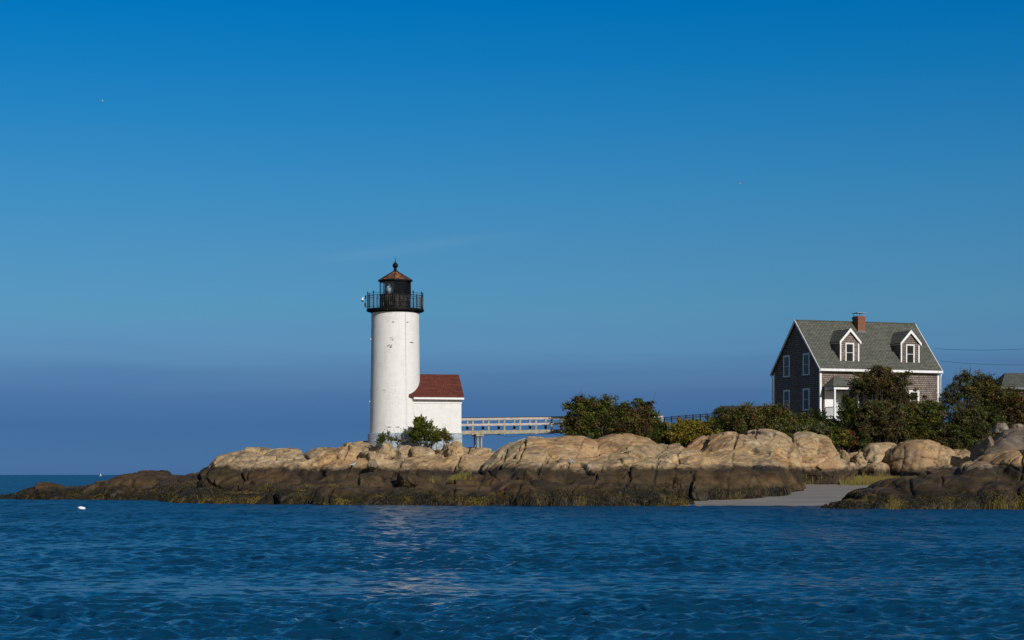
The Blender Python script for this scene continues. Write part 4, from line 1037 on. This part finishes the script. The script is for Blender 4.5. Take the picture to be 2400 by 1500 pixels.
# ------------------------------------------------------------------ white outbuilding joined to the tower
SA = R(14)
ob = empty("outbuilding", (LX, LD, BASEZ), "small white outbuilding with red shingled roof attached to the lighthouse", "outbuilding", rz=SA)
sw, sl0, sl1 = 1.42, 0.7, 4.78
ze, zrid = zr(938), zr(876)
w = MB(); w.prism([(-sw, zr(1015)), (sw, zr(1015)), (sw, ze), (0, zrid - 0.16), (-sw, ze)], sl0, sl1); w.build("wall", M['tower'], ob)
MB().box(sl0, sl1 + 0.05, -sw - 0.05, sw + 0.05, -1.6, zr(1015)).build("foundation", M['found'], ob)
ov = 0.42; sl = (zrid - ze) / sw
zlo = zr(932.0)
rr_ = MB()
for s in (-1, 1):
    pts = [(s * (sw + ov), zlo - 0.02), (s * (sw + ov), zlo + 0.08), (0, zrid + 0.0), (0, zrid - 0.12)]
    rr_.prism(pts if s < 0 else list(reversed(pts)), sl0, sl1 + 0.12)
rr_.build("roof", M['redroof'], ob)
fc = MB()
for s in (-1, 1):
    a, b = sorted((s * (sw + ov + 0.02), s * (sw + ov - 0.06)))
    fc.box(1.05, sl1 + 0.12, a, b, zlo - 0.17, zlo - 0.025)
    a, b = sorted((s * (sw + ov - 0.065), s * (sw + 0.002)))
    fc.box(1.05, sl1 + 0.10, a, b, zlo - 0.10, zlo - 0.07)
    a, b = sorted((s * (sw + 0.05), s * (sw - 0.05)))
    fc.box(1.05, sl1 + 0.03, a, b, zlo - 0.46, zlo - 0.24)
fc.build("eave_trim", M['white'], ob)

# ------------------------------------------------------------------ footbridge
BX0, BD = X(1077, 151), 150.3
fb = empty("footbridge", (BX0, BD, 3.6), "grey wooden footbridge with railings leading from the lighthouse to the shrubs", "footbridge", rz=R(12))
def bu(px): k = (px - CX) / F; return (k * BD - BX0) / (math.cos(R(12)) - k * math.sin(R(12)))
bl = bu(1553); rise = 0.30
def fz(py, x): return Z(py, 150.6) - 3.6 + rise * x / bl
def sl_bar(mb, x0, x1, y, h, w, py): mb.bar((x0, y, fz(py, x0)), (x1, y, fz(py, x1)), w, h); return mb
for y in (0.0, 1.5):
    sl_bar(MB(), -0.1, bl, y, 0.26, 0.09, 1014.5).build("side_beam", M['wood'], fb)
    sl_bar(MB(), -0.05, bl, y - 0.085 if y == 0 else y + 0.085, 0.13, 0.045, 982.8).build("top_rail", M['woodpale'], fb)
    sl_bar(MB(), -0.05, bl, y, 0.035, 0.20, 979.6).build("rail_cap", M['wooddark'], fb)
    sl_bar(MB(), -0.05, bl, y - 0.085 if y == 0 else y + 0.085, 0.135, 0.045, 996).build("mid_rail", M['woodpale'], fb)
    for k in range(13):
        x = bu(1108 + 37 * k) + (0.0 if y == 0 else -0.12)
        if x > bl + 0.05: continue
        MB().box(x - 0.068, x + 0.068, y - 0.055, y + 0.055, fz(1020, x) if k % 2 == 0 else fz(1011, x), fz(980.5, x)).build("post", M['wood'], fb)
        if y > 0: MB().box(x - 0.12, x + 0.06, y - 0.12, y - 0.058, fz(1006, x), fz(1000, x)).build("bracket", M['wooddark'], fb)
dk = MB(); x = 0.0
while x < bl:
    dk.box(x, x + 0.135, 0.047, 1.453, fz(1011.2, x), fz(1010, x)); x += 0.145
dk.build("deck", M['wood'], fb)
px_ = bu(1125)
pr = MB()
for yy in (0.12, 1.38): pr.box(px_ - 0.20, px_ - 0.09, yy - 0.08, yy + 0.08, -0.6, fz(1023, px_)); pr.box(px_ + 0.07, px_ + 0.18, yy - 0.08, yy + 0.08, -0.6, fz(1023, px_))
pr.box(px_ - 0.30, px_ + 0.28, -0.1, 1.6, fz(1023, px_), fz(1019.3, px_)); pr.build("pier", M['wood'], fb)
cb = MB(); pts = []
for i in range(49):
    u = i / 48 * (bl - 0.2); ph = (u / 2.4) % 1.0; pts.append((u, -0.02, fz(1019.5, u) - 0.28 * 4 * ph * (1 - ph) * (0.6 + 0.4 * math.sin(u * 1.7))))
cb.tube(pts, 0.012, 4); cb.build("cable", M['wire'], fb)

# ------------------------------------------------------------------ house
HA, HC = R(20), (24.75, 160.0, 6.2)
HL, HW = 11.0, 7.9
WT, RZ = 4.50, 8.37
SLP = (RZ - WT) / (HW / 2)
hs = empty("house", HC, "two storey weathered shingle house with two dormers and brick chimney", "house", rz=HA)
w = MB(); w.prism([(0, 0.35), (HW, 0.35), (HW, WT), (HW / 2, RZ - 0.02), (0, WT)], 0, HL); w.build("wall", M['siding'], hs)
MB().box(0.06, HL - 0.06, 0.06, HW - 0.06, -1.5, 0.35).build("foundation", M['lattice'], hs)
OV, OG, TH = 0.30, 0.16, 0.15
rf = MB()
for s in (0, 1):
    f = (lambda v: v) if s == 0 else (lambda v: HW - v)
    pts = [(f(-OV), WT - SLP * OV + 0.02), (f(-OV), WT - SLP * OV + TH), (f(HW / 2), RZ + TH), (f(HW / 2), RZ + 0.0)]
    rf.prism(pts, -OG, HL + OG)
roof = rf.build("roof", M['roof'], hs)
MB().bar((-OG + 0.01, HW / 2, RZ + TH + 0.01), (HL + OG - 0.01, HW / 2, RZ + TH + 0.01), 0.24, 0.06).build("ridge_cap", M['roof'], roof)
tr = MB()
ze_ = WT - SLP * OV
tr.box(-OG, HL + OG, -OV - 0.12, -OV - 0.002, ze_ - 0.06, ze_ + 0.13)              # front gutter
tr.box(-OG, HL + OG, HW + OV + 0.002, HW + OV + 0.12, ze_ - 0.06, ze_ + 0.13)
tr.box(0.0, HL, -OV + 0.002, -0.002, ze_ - 0.03, ze_ + 0.0)                        # soffit
tr.box(0.14, HL - 0.14, -0.05, -0.003, WT - 0.38, WT - 0.14)                       # frieze
tr.build("eave_trim", M['white'], hs)
for x0 in (-OG - 0.055, HL + OG + 0.004):
    rk = MB()
    for s in (0, 1):
        f = (lambda v: v) if s == 0 else (lambda v: HW - v)
        pts = [(f(-OV - 0.05), WT - SLP * (OV + 0.05) - 0.03), (f(-OV - 0.05), WT - SLP * (OV + 0.05) + TH), (f(HW / 2), RZ + TH + 0.03), (f(HW / 2), RZ - 0.07)]
        rk.prism(pts, x0, x0 + 0.05)
    rk.build("rake_board", M['white'], hs)
for (a, b, c, d_) in ((-0.03, 0.14, -0.03, 0.14), (HL - 0.14, HL + 0.03, -0.03, 0.14), (-0.03, 0.10, HW - 0.10, HW + 0.03)):
    MB().box(a, b, c, d_, 0.33, WT - 0.13).build("corner_board", M['white'], hs)
MB().tube([(HL + 0.12, -OV, ze_), (HL + 0.12, -0.12, ze_ - 0.35), (HL + 0.12, -0.10, 0.5)], 0.05, 6).build("downspout", M['white'], hs)
MB().tube([(-0.10, HW + OV, ze_), (-0.10, HW + 0.12, ze_ - 0.35), (-0.10, HW + 0.10, 0.5)], 0.05, 6).build("downspout", M['white'], hs)

def window(parent, face, c0, c1, z0, z1, off=0.0, trim=0.10, name="window"):
    """face 'f': in the plane y=off facing -y; 'g': in the plane x=off facing -x. trim is the outer board."""
    def bx(mb, a, b, d0, d1, za, zb):
        if face == 'f': mb.box(a, b, off - d1, off - d0, za, zb)
        else: mb.box(off - d1, off - d0, a, b, za, zb)
        return mb
    fr = MB()
    bx(fr, c0, c0 + trim, 0.002, 0.05, z0, z1); bx(fr, c1 - trim, c1, 0.002, 0.05, z0, z1)
    bx(fr, c0 + trim, c1 - trim, 0.002, 0.05, z1 - trim, z1)
    bx(fr, c0 - 0.03, c1 + 0.03, 0.002, 0.08, z0 - 0.07, z0)
    o = fr.build(name, M['white'], parent)
    s = MB(); a, b = c0 + trim, c1 - trim; zm = (z0 + z1 - trim) / 2; t = 0.034
    bx(s, a, a + t, 0.004, 0.03, z0, z1 - trim); bx(s, b - t, b, 0.004, 0.03, z0, z1 - trim)
    bx(s, a + t, b - t, 0.004, 0.03, z1 - trim - t, z1 - trim); bx(s, a + t, b - t, 0.004, 0.03, z0, z0 + t); bx(s, a + t, b - t, 0.004, 0.035, zm - t / 2, zm + t / 2)
    s.build("sash", M['white'], o)
    p = MB(); bx(p, a + t, b - t, 0.003, 0.012, z0 + t, zm - t / 2); bx(p, a + t, b - t, 0.003, 0.016, zm + t / 2, z1 - trim - t)
    p.build("pane", M['pane'], o)
    return o
for v, z0, z1 in ((5.66, 3.98, 5.72), (2.27, 3.98, 5.72), (5.66, 1.12, 2.86), (2.27, 1.12, 2.86)):
    window(hs, 'g', v - 0.55, v + 0.55, z0, z1, 0.0, 0.12)
window(hs, 'f', 8.2, 9.15, 1.15, 2.72, 0.0, 0.13)
window(hs, 'f', 5.0, 5.95, 1.15, 2.72, 0.0, 0.13)

for uc in (2.93, 8.56):
    hw_, vf, zb, zs, za = 0.86, 0.42, 4.86, 6.62, 7.55
    dm = MB()
    vb = lambda z: (z - WT) / SLP
    dm.face([(uc - hw_, vf, zb - 0.05), (uc + hw_, vf, zb - 0.05), (uc + hw_, vf, zs), (uc, vf, za), (uc - hw_, vf, zs)])
    dm.face([(uc - hw_, vf, zb - 0.05), (uc - hw_, vf, zs), (uc - hw_, vb(zs) + 0.3, zs)])
    dm.face([(uc + hw_, vf, zb - 0.05), (uc + hw_, vf, zs), (uc + hw_, vb(zs) + 0.3, zs)])
    dob = dm.build("dormer", M['siding'], hs, merge=False)
    r2 = MB(); m = (za - zs) / hw_; e = 0.10
    for s in (-1, 1):
        lo = (uc + s * (hw_ + e), zs - m * e); t = 0.10
        f0, f1a, f1b = vf - 0.14, vb(za) + 0.25, vb(zs - m * e) + 0.28
        A = Vector((lo[0], f0, lo[1])); B_ = Vector((uc, f0, za)); C_ = Vector((uc, f1a, za)); D_ = Vector((lo[0], f1b, lo[1])); up = Vector((0, 0, t))
        r2.face([A + up, B_ + up, C_ + up, D_ + up]); r2.face([A, D_, C_, B_]); r2.face([A, A + up, D_ + up, D_])
    r2.build("dormer_roof", M['roof'], dob)
    tb = MB()
    for s in (-1, 1):
        lo = Vector((uc + s * (hw_ + e + 0.03), 0, zs - m * (e + 0.03))); hi = Vector((uc, 0, za)); d0, d1 = vf - 0.19, vf - 0.142
        q = [lo + Vector((0, 0, -0.10)), lo + Vector((0, 0, 0.12)), hi + Vector((0, 0, 0.14)), hi + Vector((0, 0, -0.14))]
        tb.prism([(p.x, p.z) for p in q], d0, d1, 'y')
        a, b = sorted((uc + s * (hw_ + 0.02), uc + s * (hw_ - 0.09)))
        tb.box(a, b, vf - 0.03, vf + 0.08, zb - 0.02, zs - 0.02)
        a, b = sorted((uc + s * (hw_ + 0.002), uc + s * (hw_ + 0.07)))
        tb.box(a, b, vf + 0.09, vb(zs) + 0.1, zs - 0.16, zs - 0.03)
    tb.build("dormer_trim", M['white'], dob)
    window(dob, 'f', uc - 0.40, uc + 0.40, 4.98, 6.50, vf, 0.075)

ch = MB().box(5.22, 5.90, 3.05, 3.95, 6.4, 8.95); ch.box(5.18, 5.94, 3.01, 3.99, 8.70, 8.88)
cho = ch.build("chimney", M['brick'], roof)
cp = MB()
for a in (5.28, 5.82):
    for b in (3.12, 3.88): cp.box(a - 0.015, a + 0.015, b - 0.015, b + 0.015, 8.95, 9.20)
cp.box(5.16, 5.96, 3.0, 4.0, 9.20, 9.235); cp.build("chimney_cap", M['galv'], roof)
MB().box(5.19, 5.93, 3.02, 3.20, 6.9, 7.72).build("chimney_flashing", M['lattice'], roof)
# porch
PU0, PU1, PV = 0.40, 2.62, -1.6
po = MB().box(PU0 - 0.05, PU1 + 0.05, PV - 0.05, -0.003, 0.12, 0.30); porch = po.build("porch", M['white'], hs)
MB().box(PU0, PU1, -0.06, -0.004, 0.302, 2.60).build("porch_wall", M['white'], porch)
MB().box(PU0 - 0.06, PU0 - 0.005, -0.95, -0.004, 0.302, 2.60).build("side_screen", M['white'], porch) if False else None
for u in (PU0 + 0.06, PU1 - 0.06): MB().box(u - 0.07, u + 0.07, PV - 0.02, PV + 0.12, 0.302, 2.62).build("post", M['white'], porch)
bm_ = MB(); bm_.box(PU0 - 0.04, PU1 + 0.04, PV - 0.04, PV + 0.14, 2.622, 2.86); bm_.box(PU0 - 0.04, PU0 + 0.10, PV + 0.142, -0.06, 2.622, 2.86); bm_.box(PU1 - 0.10, PU1 + 0.04, PV + 0.142, -0.06, 2.622, 2.86); bm_.build("beam", M['white'], porch)
a0, a1, b0 = PU0 - 0.22, PU1 + 0.22, PV - 0.22
t0_, t1_, zt0, zt1 = 1.25, 1.78, 2.864, 3.74
pr_ = MB()
A, B_, C_, D_, E_, G_ = (a0, b0, zt0), (a1, b0, zt0), (a1, -0.02, zt0), (a0, -0.02, zt0), (t0_, -0.02, zt1), (t1_, -0.02, zt1)
pr_.face([A, B_, G_, E_]); pr_.face([B_, C_, G_]); pr_.face([D_, A, E_]); pr_.face([A, D_, C_, B_]); pr_.build("porch_roof", M['roof'], porch, merge=False)
dr = MB().box(2.02, 2.58, -0.09, -0.062, 0.31, 2.35); dr.build("door", M['white'], porch)
MB().box(2.07, 2.53, -0.10, -0.0905, 0.9, 2.26).build("door_glass", M['pane'], porch)
rl = MB()
zrl = 1.22
rl.bar((PU0 + 0.13, PV + 0.05, zrl), (PU1 - 0.13, PV + 0.05, zrl), 0.05, 0.05); rl.bar((PU0 + 0.13, PV + 0.05, 0.42), (PU1 - 0.13, PV + 0.05, 0.42), 0.04, 0.04)
rl.bar((PU0 + 0.06, PV + 0.12, zrl), (PU0 + 0.06, -0.07, zrl), 0.05, 0.05); rl.bar((PU0 + 0.06, PV + 0.12, 0.42), (PU0 + 0.06, -0.07, 0.42), 0.04, 0.04)
x = PU0 + 0.22
while x < PU1 - 0.15: rl.box(x - 0.01, x + 0.01, PV + 0.04, PV + 0.06, 0.44, zrl - 0.025); x += 0.115
y = PV + 0.22
while y < -0.1: rl.box(PU0 + 0.05, PU0 + 0.07, y - 0.01, y + 0.01, 0.44, zrl - 0.025); y += 0.115
rl.build("porch_railing", M['black'], porch)
# basement bulkhead below the gable
bk = MB().box(-0.9, -0.003, 1.2, 3.4, -1.2, 0.22); bk.build("bulkhead", M['lattice'], hs)
MB().box(-0.95, -0.85, 1.1, 1.22, -1.2, 0.5).build("bulkhead_post", M['white'], hs)

# power lines to the house
hm = hs.matrix_basis
for (a, b), lab in ((((2190, 817, 165), (2520, 808, 150)), "upper thin power line running from the house roof to the right edge"), (((2204, 846, 163), (2520, 850, 150)), "lower thin power line running from the house eave to the right edge")):
    pa, pb = P(*a), P(*b); mb = MB()
    mb.tube([pa.lerp(pb, i / 16) - Vector((0, 0, 0.25 * 4 * (i / 16) * (1 - i / 16))) for i in range(17)], 0.012, 5)
    o = mb.build("power_line", M['wire']); tag(o, lab, "power line", "power lines")
    if a[1] < 820: pass

# ------------------------------------------------------------------ shed at the right edge
SD = 168.0
shd = empty("shed", (X(2395, SD), SD, 6.2), "shingled shed with grey green roof cut by the right edge", "shed")
s0, s1 = X(2352, SD) - X(2395, SD), X(2352, SD) - X(2395, SD) + 8.0
zE, zR_ = Z(909, SD) - 6.2, Z(870, SD) - 6.2
MB().box(s0, s1, 0.0, 6.0, -0.5, zE).build("wall", M['siding'], shd)
r_ = MB(); a0, a1, b0, b1 = s0 - 0.3, s1 + 0.3, -0.35, 6.35; hx = 1.15
A, B_, C_, D_ = (a0, b0, zE), (a1, b0, zE), (a1, b1, zE), (a0, b1, zE); E_, G_ = (a0 + hx, 3.0, zR_), (a1 - hx, 3.0, zR_)
r_.face([A, B_, G_, E_]); r_.face([B_, C_, G_]); r_.face([C_, D_, E_, G_]); r_.face([D_, A, E_]); r_.face([A, D_, C_, B_]); r_.build("roof", M['roof'], shd, merge=False)
MB().box(a0, a1, b0 - 0.03, b0 - 0.002, zE - 0.14, zE + 0.02).build("fascia", M['lattice'], shd)

# ------------------------------------------------------------------ fences
fD = 158.0
mf = empty("metal_fence", (X(1557, fD), fD, Z(1003, fD)), "dark metal picket fence above the yellow bush", "fence")
fl = X(1692, fD) - X(1557, fD)
ft = lambda u: Z(979 - 11 * (u / fl) ** 0.8, fD) - Z(1003, fD)
for h in (0.0, 0.16): MB().tube([(fl * i / 8, 0, ft(fl * i / 8) - h) for i in range(9)], 0.022, 4).build("rail", M['black'], mf)
MB().tube([(fl * i / 8, 0, 0.12) for i in range(9)], 0.022, 4).build("rail", M['black'], mf)
for k in range(9):
    u = fl * k / 8; MB().box(u - 0.035, u + 0.035, -0.035, 0.035, -0.6, ft(u) + 0.05).build("post", M['black'], mf)
for k in range(40):
    u = fl * (k + 0.5) / 40
    if min(abs(u - fl * j / 8) for j in range(9)) < 0.04: continue
    MB().box(u - 0.012, u + 0.012, -0.012, 0.012, 0.12, ft(u)).build("picket", M['black'], mf)
wf = empty("board_fence", (X(1690, 158.6), 158.6, Z(990, 158.6)), "dark brown board fence between the metal fence and the house", "fence")
bf = MB(); wl = X(1813, 158.6) - X(1690, 158.6); x = 0.0; k = 0
hb = Z(951, 158.6) - Z(990, 158.6)
while x < wl: bf.box(x, x + 0.135, 0, 0.03, -0.8, hb - 0.05 - (k * 7 % 3) * 0.006); x += 0.142; k += 1
bf.build("boards", M['wooddark'], wf)
MB().box(-0.05, wl + 0.05, -0.04, 0.07, hb - 0.045, hb).build("cap_rail", M['wooddark'], wf)
for k in range(4): MB().box(wl * k / 3 - 0.06, wl * k / 3 + 0.06, 0.032, 0.15, -0.8, hb - 0.05).build("post", M['wooddark'], wf)

# ------------------------------------------------------------------ buoy, boat, gulls
bD = 2.0 * F / (1193.5 - HY)
by = empty("buoy", (X(191.5, bD), bD, 0.0), "white lobster buoy floating at left in front of the rocks", "buoy")
prof = [(0, -0.30), (0.11, -0.29), (0.14, -0.22), (0.14, 0.10), (0.12, 0.20), (0.05, 0.29), (0.03, 0.30)]
bo = MB().lathe(prof, 20).build("float", M['white'], by); bo.rotation_euler = (0, R(-78), R(20)); bo.location = (0, 0, 0.06); bo.scale = (0.68,) * 3
st_ = MB().tube([(0, 0, 0.30), (0, 0, 0.42)], 0.02, 6).build("stick", M['wood'], by); st_.rotation_euler = bo.rotation_euler; st_.location = bo.location; st_.scale = bo.scale

sD = 3600.0
sb = empty("sailboat", (X(236, sD), sD, 0.0), "tiny white sailboat far off on the sea horizon", "sailboat")
h = MB(); hp = [(-1.7, 0.9), (1.5, 0.9), (2.1, 1.1), (1.5, 0.0), (-1.5, 0.0)]; h.prism([(a, b - 0.2) for a, b in hp], -0.6, 0.6, 'y'); h.build("hull", M['white'], sb)
MB().tube([(0.3, 0, 0.6), (0.3, 0, 4.6)], 0.06, 6).build("mast", M['white'], sb)
MB().prism([(0.2, 1.1), (0.2, 4.5), (-1.5, 1.2)], -0.03, 0.03, 'y').build("sail", M['white'], sb)

def skin(name, verts, edges, radii, mat, loc, rz):
    me = bpy.data.meshes.new(name); me.from_pydata(verts, edges, [])
    t = bpy.data.objects.new(name, me); COL.objects.link(t)
    t.modifiers.new("s", 'SKIN'); sv = me.skin_vertices[0].data
    for i, r in enumerate(radii): sv[i].radius = r if isinstance(r, tuple) else (r, r)
    sv[0].use_root = True
    t.modifiers.new("d", 'SUBSURF').levels = 2
    dg = bpy.context.evaluated_depsgraph_get(); m2 = bpy.data.meshes.new_from_object(t.evaluated_get(dg))
    bpy.data.objects.remove(t); bpy.data.meshes.remove(me)
    m2.materials.clear(); m2.materials.append(mat)
    o = bpy.data.objects.new(name, m2); o.location = loc; o.rotation_euler = (0, 0, rz); COL.objects.link(o)
    return o
M['gull'] = None
def gull_mat():
    t = NT("gull_plumage"); v = t.obj()
    s = t.n('ShaderNodeSeparateXYZ'); t.l(v, s.inputs[0])
    back = t.rng(s.outputs['Z'], 0.02, 0.05)
    tip = t.rng(t.math('ABSOLUTE', s.outputs['Y']), 0.5, 0.56)
    c = t.mix(back, (0.75, 0.75, 0.73), (0.30, 0.32, 0.35)); c = t.mix(tip, c, (0.03, 0.03, 0.03))
    return t.fin(c, 0.8)
M['gull'] = gull_mat()
def flying(px, py, D, rz, label, flap):
    v = [(0, 0, 0), (0.14, 0, 0.01), (0.24, 0, 0.025), (0.31, 0, 0.015), (-0.13, 0, 0.0), (-0.27, 0, 0.0),
         (0.05, 0.18, 0.10 * flap), (0.02, 0.36, 0.16 * flap), (-0.08, 0.68, 0.08 * flap), (0.05, -0.18, 0.10 * flap), (0.02, -0.36, 0.16 * flap), (-0.08, -0.68, 0.08 * flap)]
    e = [(0, 1), (1, 2), (2, 3), (0, 4), (4, 5), (1, 6), (6, 7), (7, 8), (1, 9), (9, 10), (10, 11)]
    r = [0.075, 0.065, 0.045, 0.012, 0.05, (0.05, 0.012), (0.065, 0.016), (0.05, 0.012), (0.018, 0.006), (0.065, 0.016), (0.05, 0.012), (0.018, 0.006)]
    o = skin("gull", v, e, r, M['gull'], P(px, py, D), rz); tag(o, label, "gull", "gulls flying"); return o
flying(240, 236, 290, R(75), "gull gliding high at upper left in the open sky", 0.5)
flying(1733, 430, 290, R(110), "gull flapping in the open sky left above the house", 1.6)
def standing(px, py, D, rz, label):
    z0 = 0.0
    v = [(0, 0, 0.20), (0.10, 0, 0.24), (0.16, 0, 0.31), (0.19, 0, 0.36), (0.27, 0, 0.345), (-0.13, 0, 0.18), (-0.30, 0, 0.14), (0.01, 0.04, 0.11), (0.02, 0.045, 0.0), (0.01, -0.04, 0.11), (0.02, -0.045, 0.0)]
    e = [(0, 1), (1, 2), (2, 3), (3, 4), (0, 5), (5, 6), (0, 7), (7, 8), (0, 9), (9, 10)]
    r = [0.085, 0.07, 0.045, 0.045, 0.012, 0.06, 0.018, 0.018, 0.010, 0.018, 0.010]
    dg = bpy.context.evaluated_depsgraph_get(); dg.update()
    o0 = Vector((0, 0, CAMZ)); hit = scene.ray_cast(dg, o0, (P(px, py, 100.0) - o0).normalized())
    loc = hit[1] if hit[0] else P(px, py, D)
    o = skin("gull", v, e, r, M['gull'], loc - Vector((0, 0, 0.02)), rz); tag(o, label, "gull", "gulls resting on the rocks"); return o
standing(828, 1094, 144, R(20), "white gull standing on the dark ledge below the lighthouse")
standing(1340, 1087, 138, R(160), "white gull standing on the big dome above the black band")
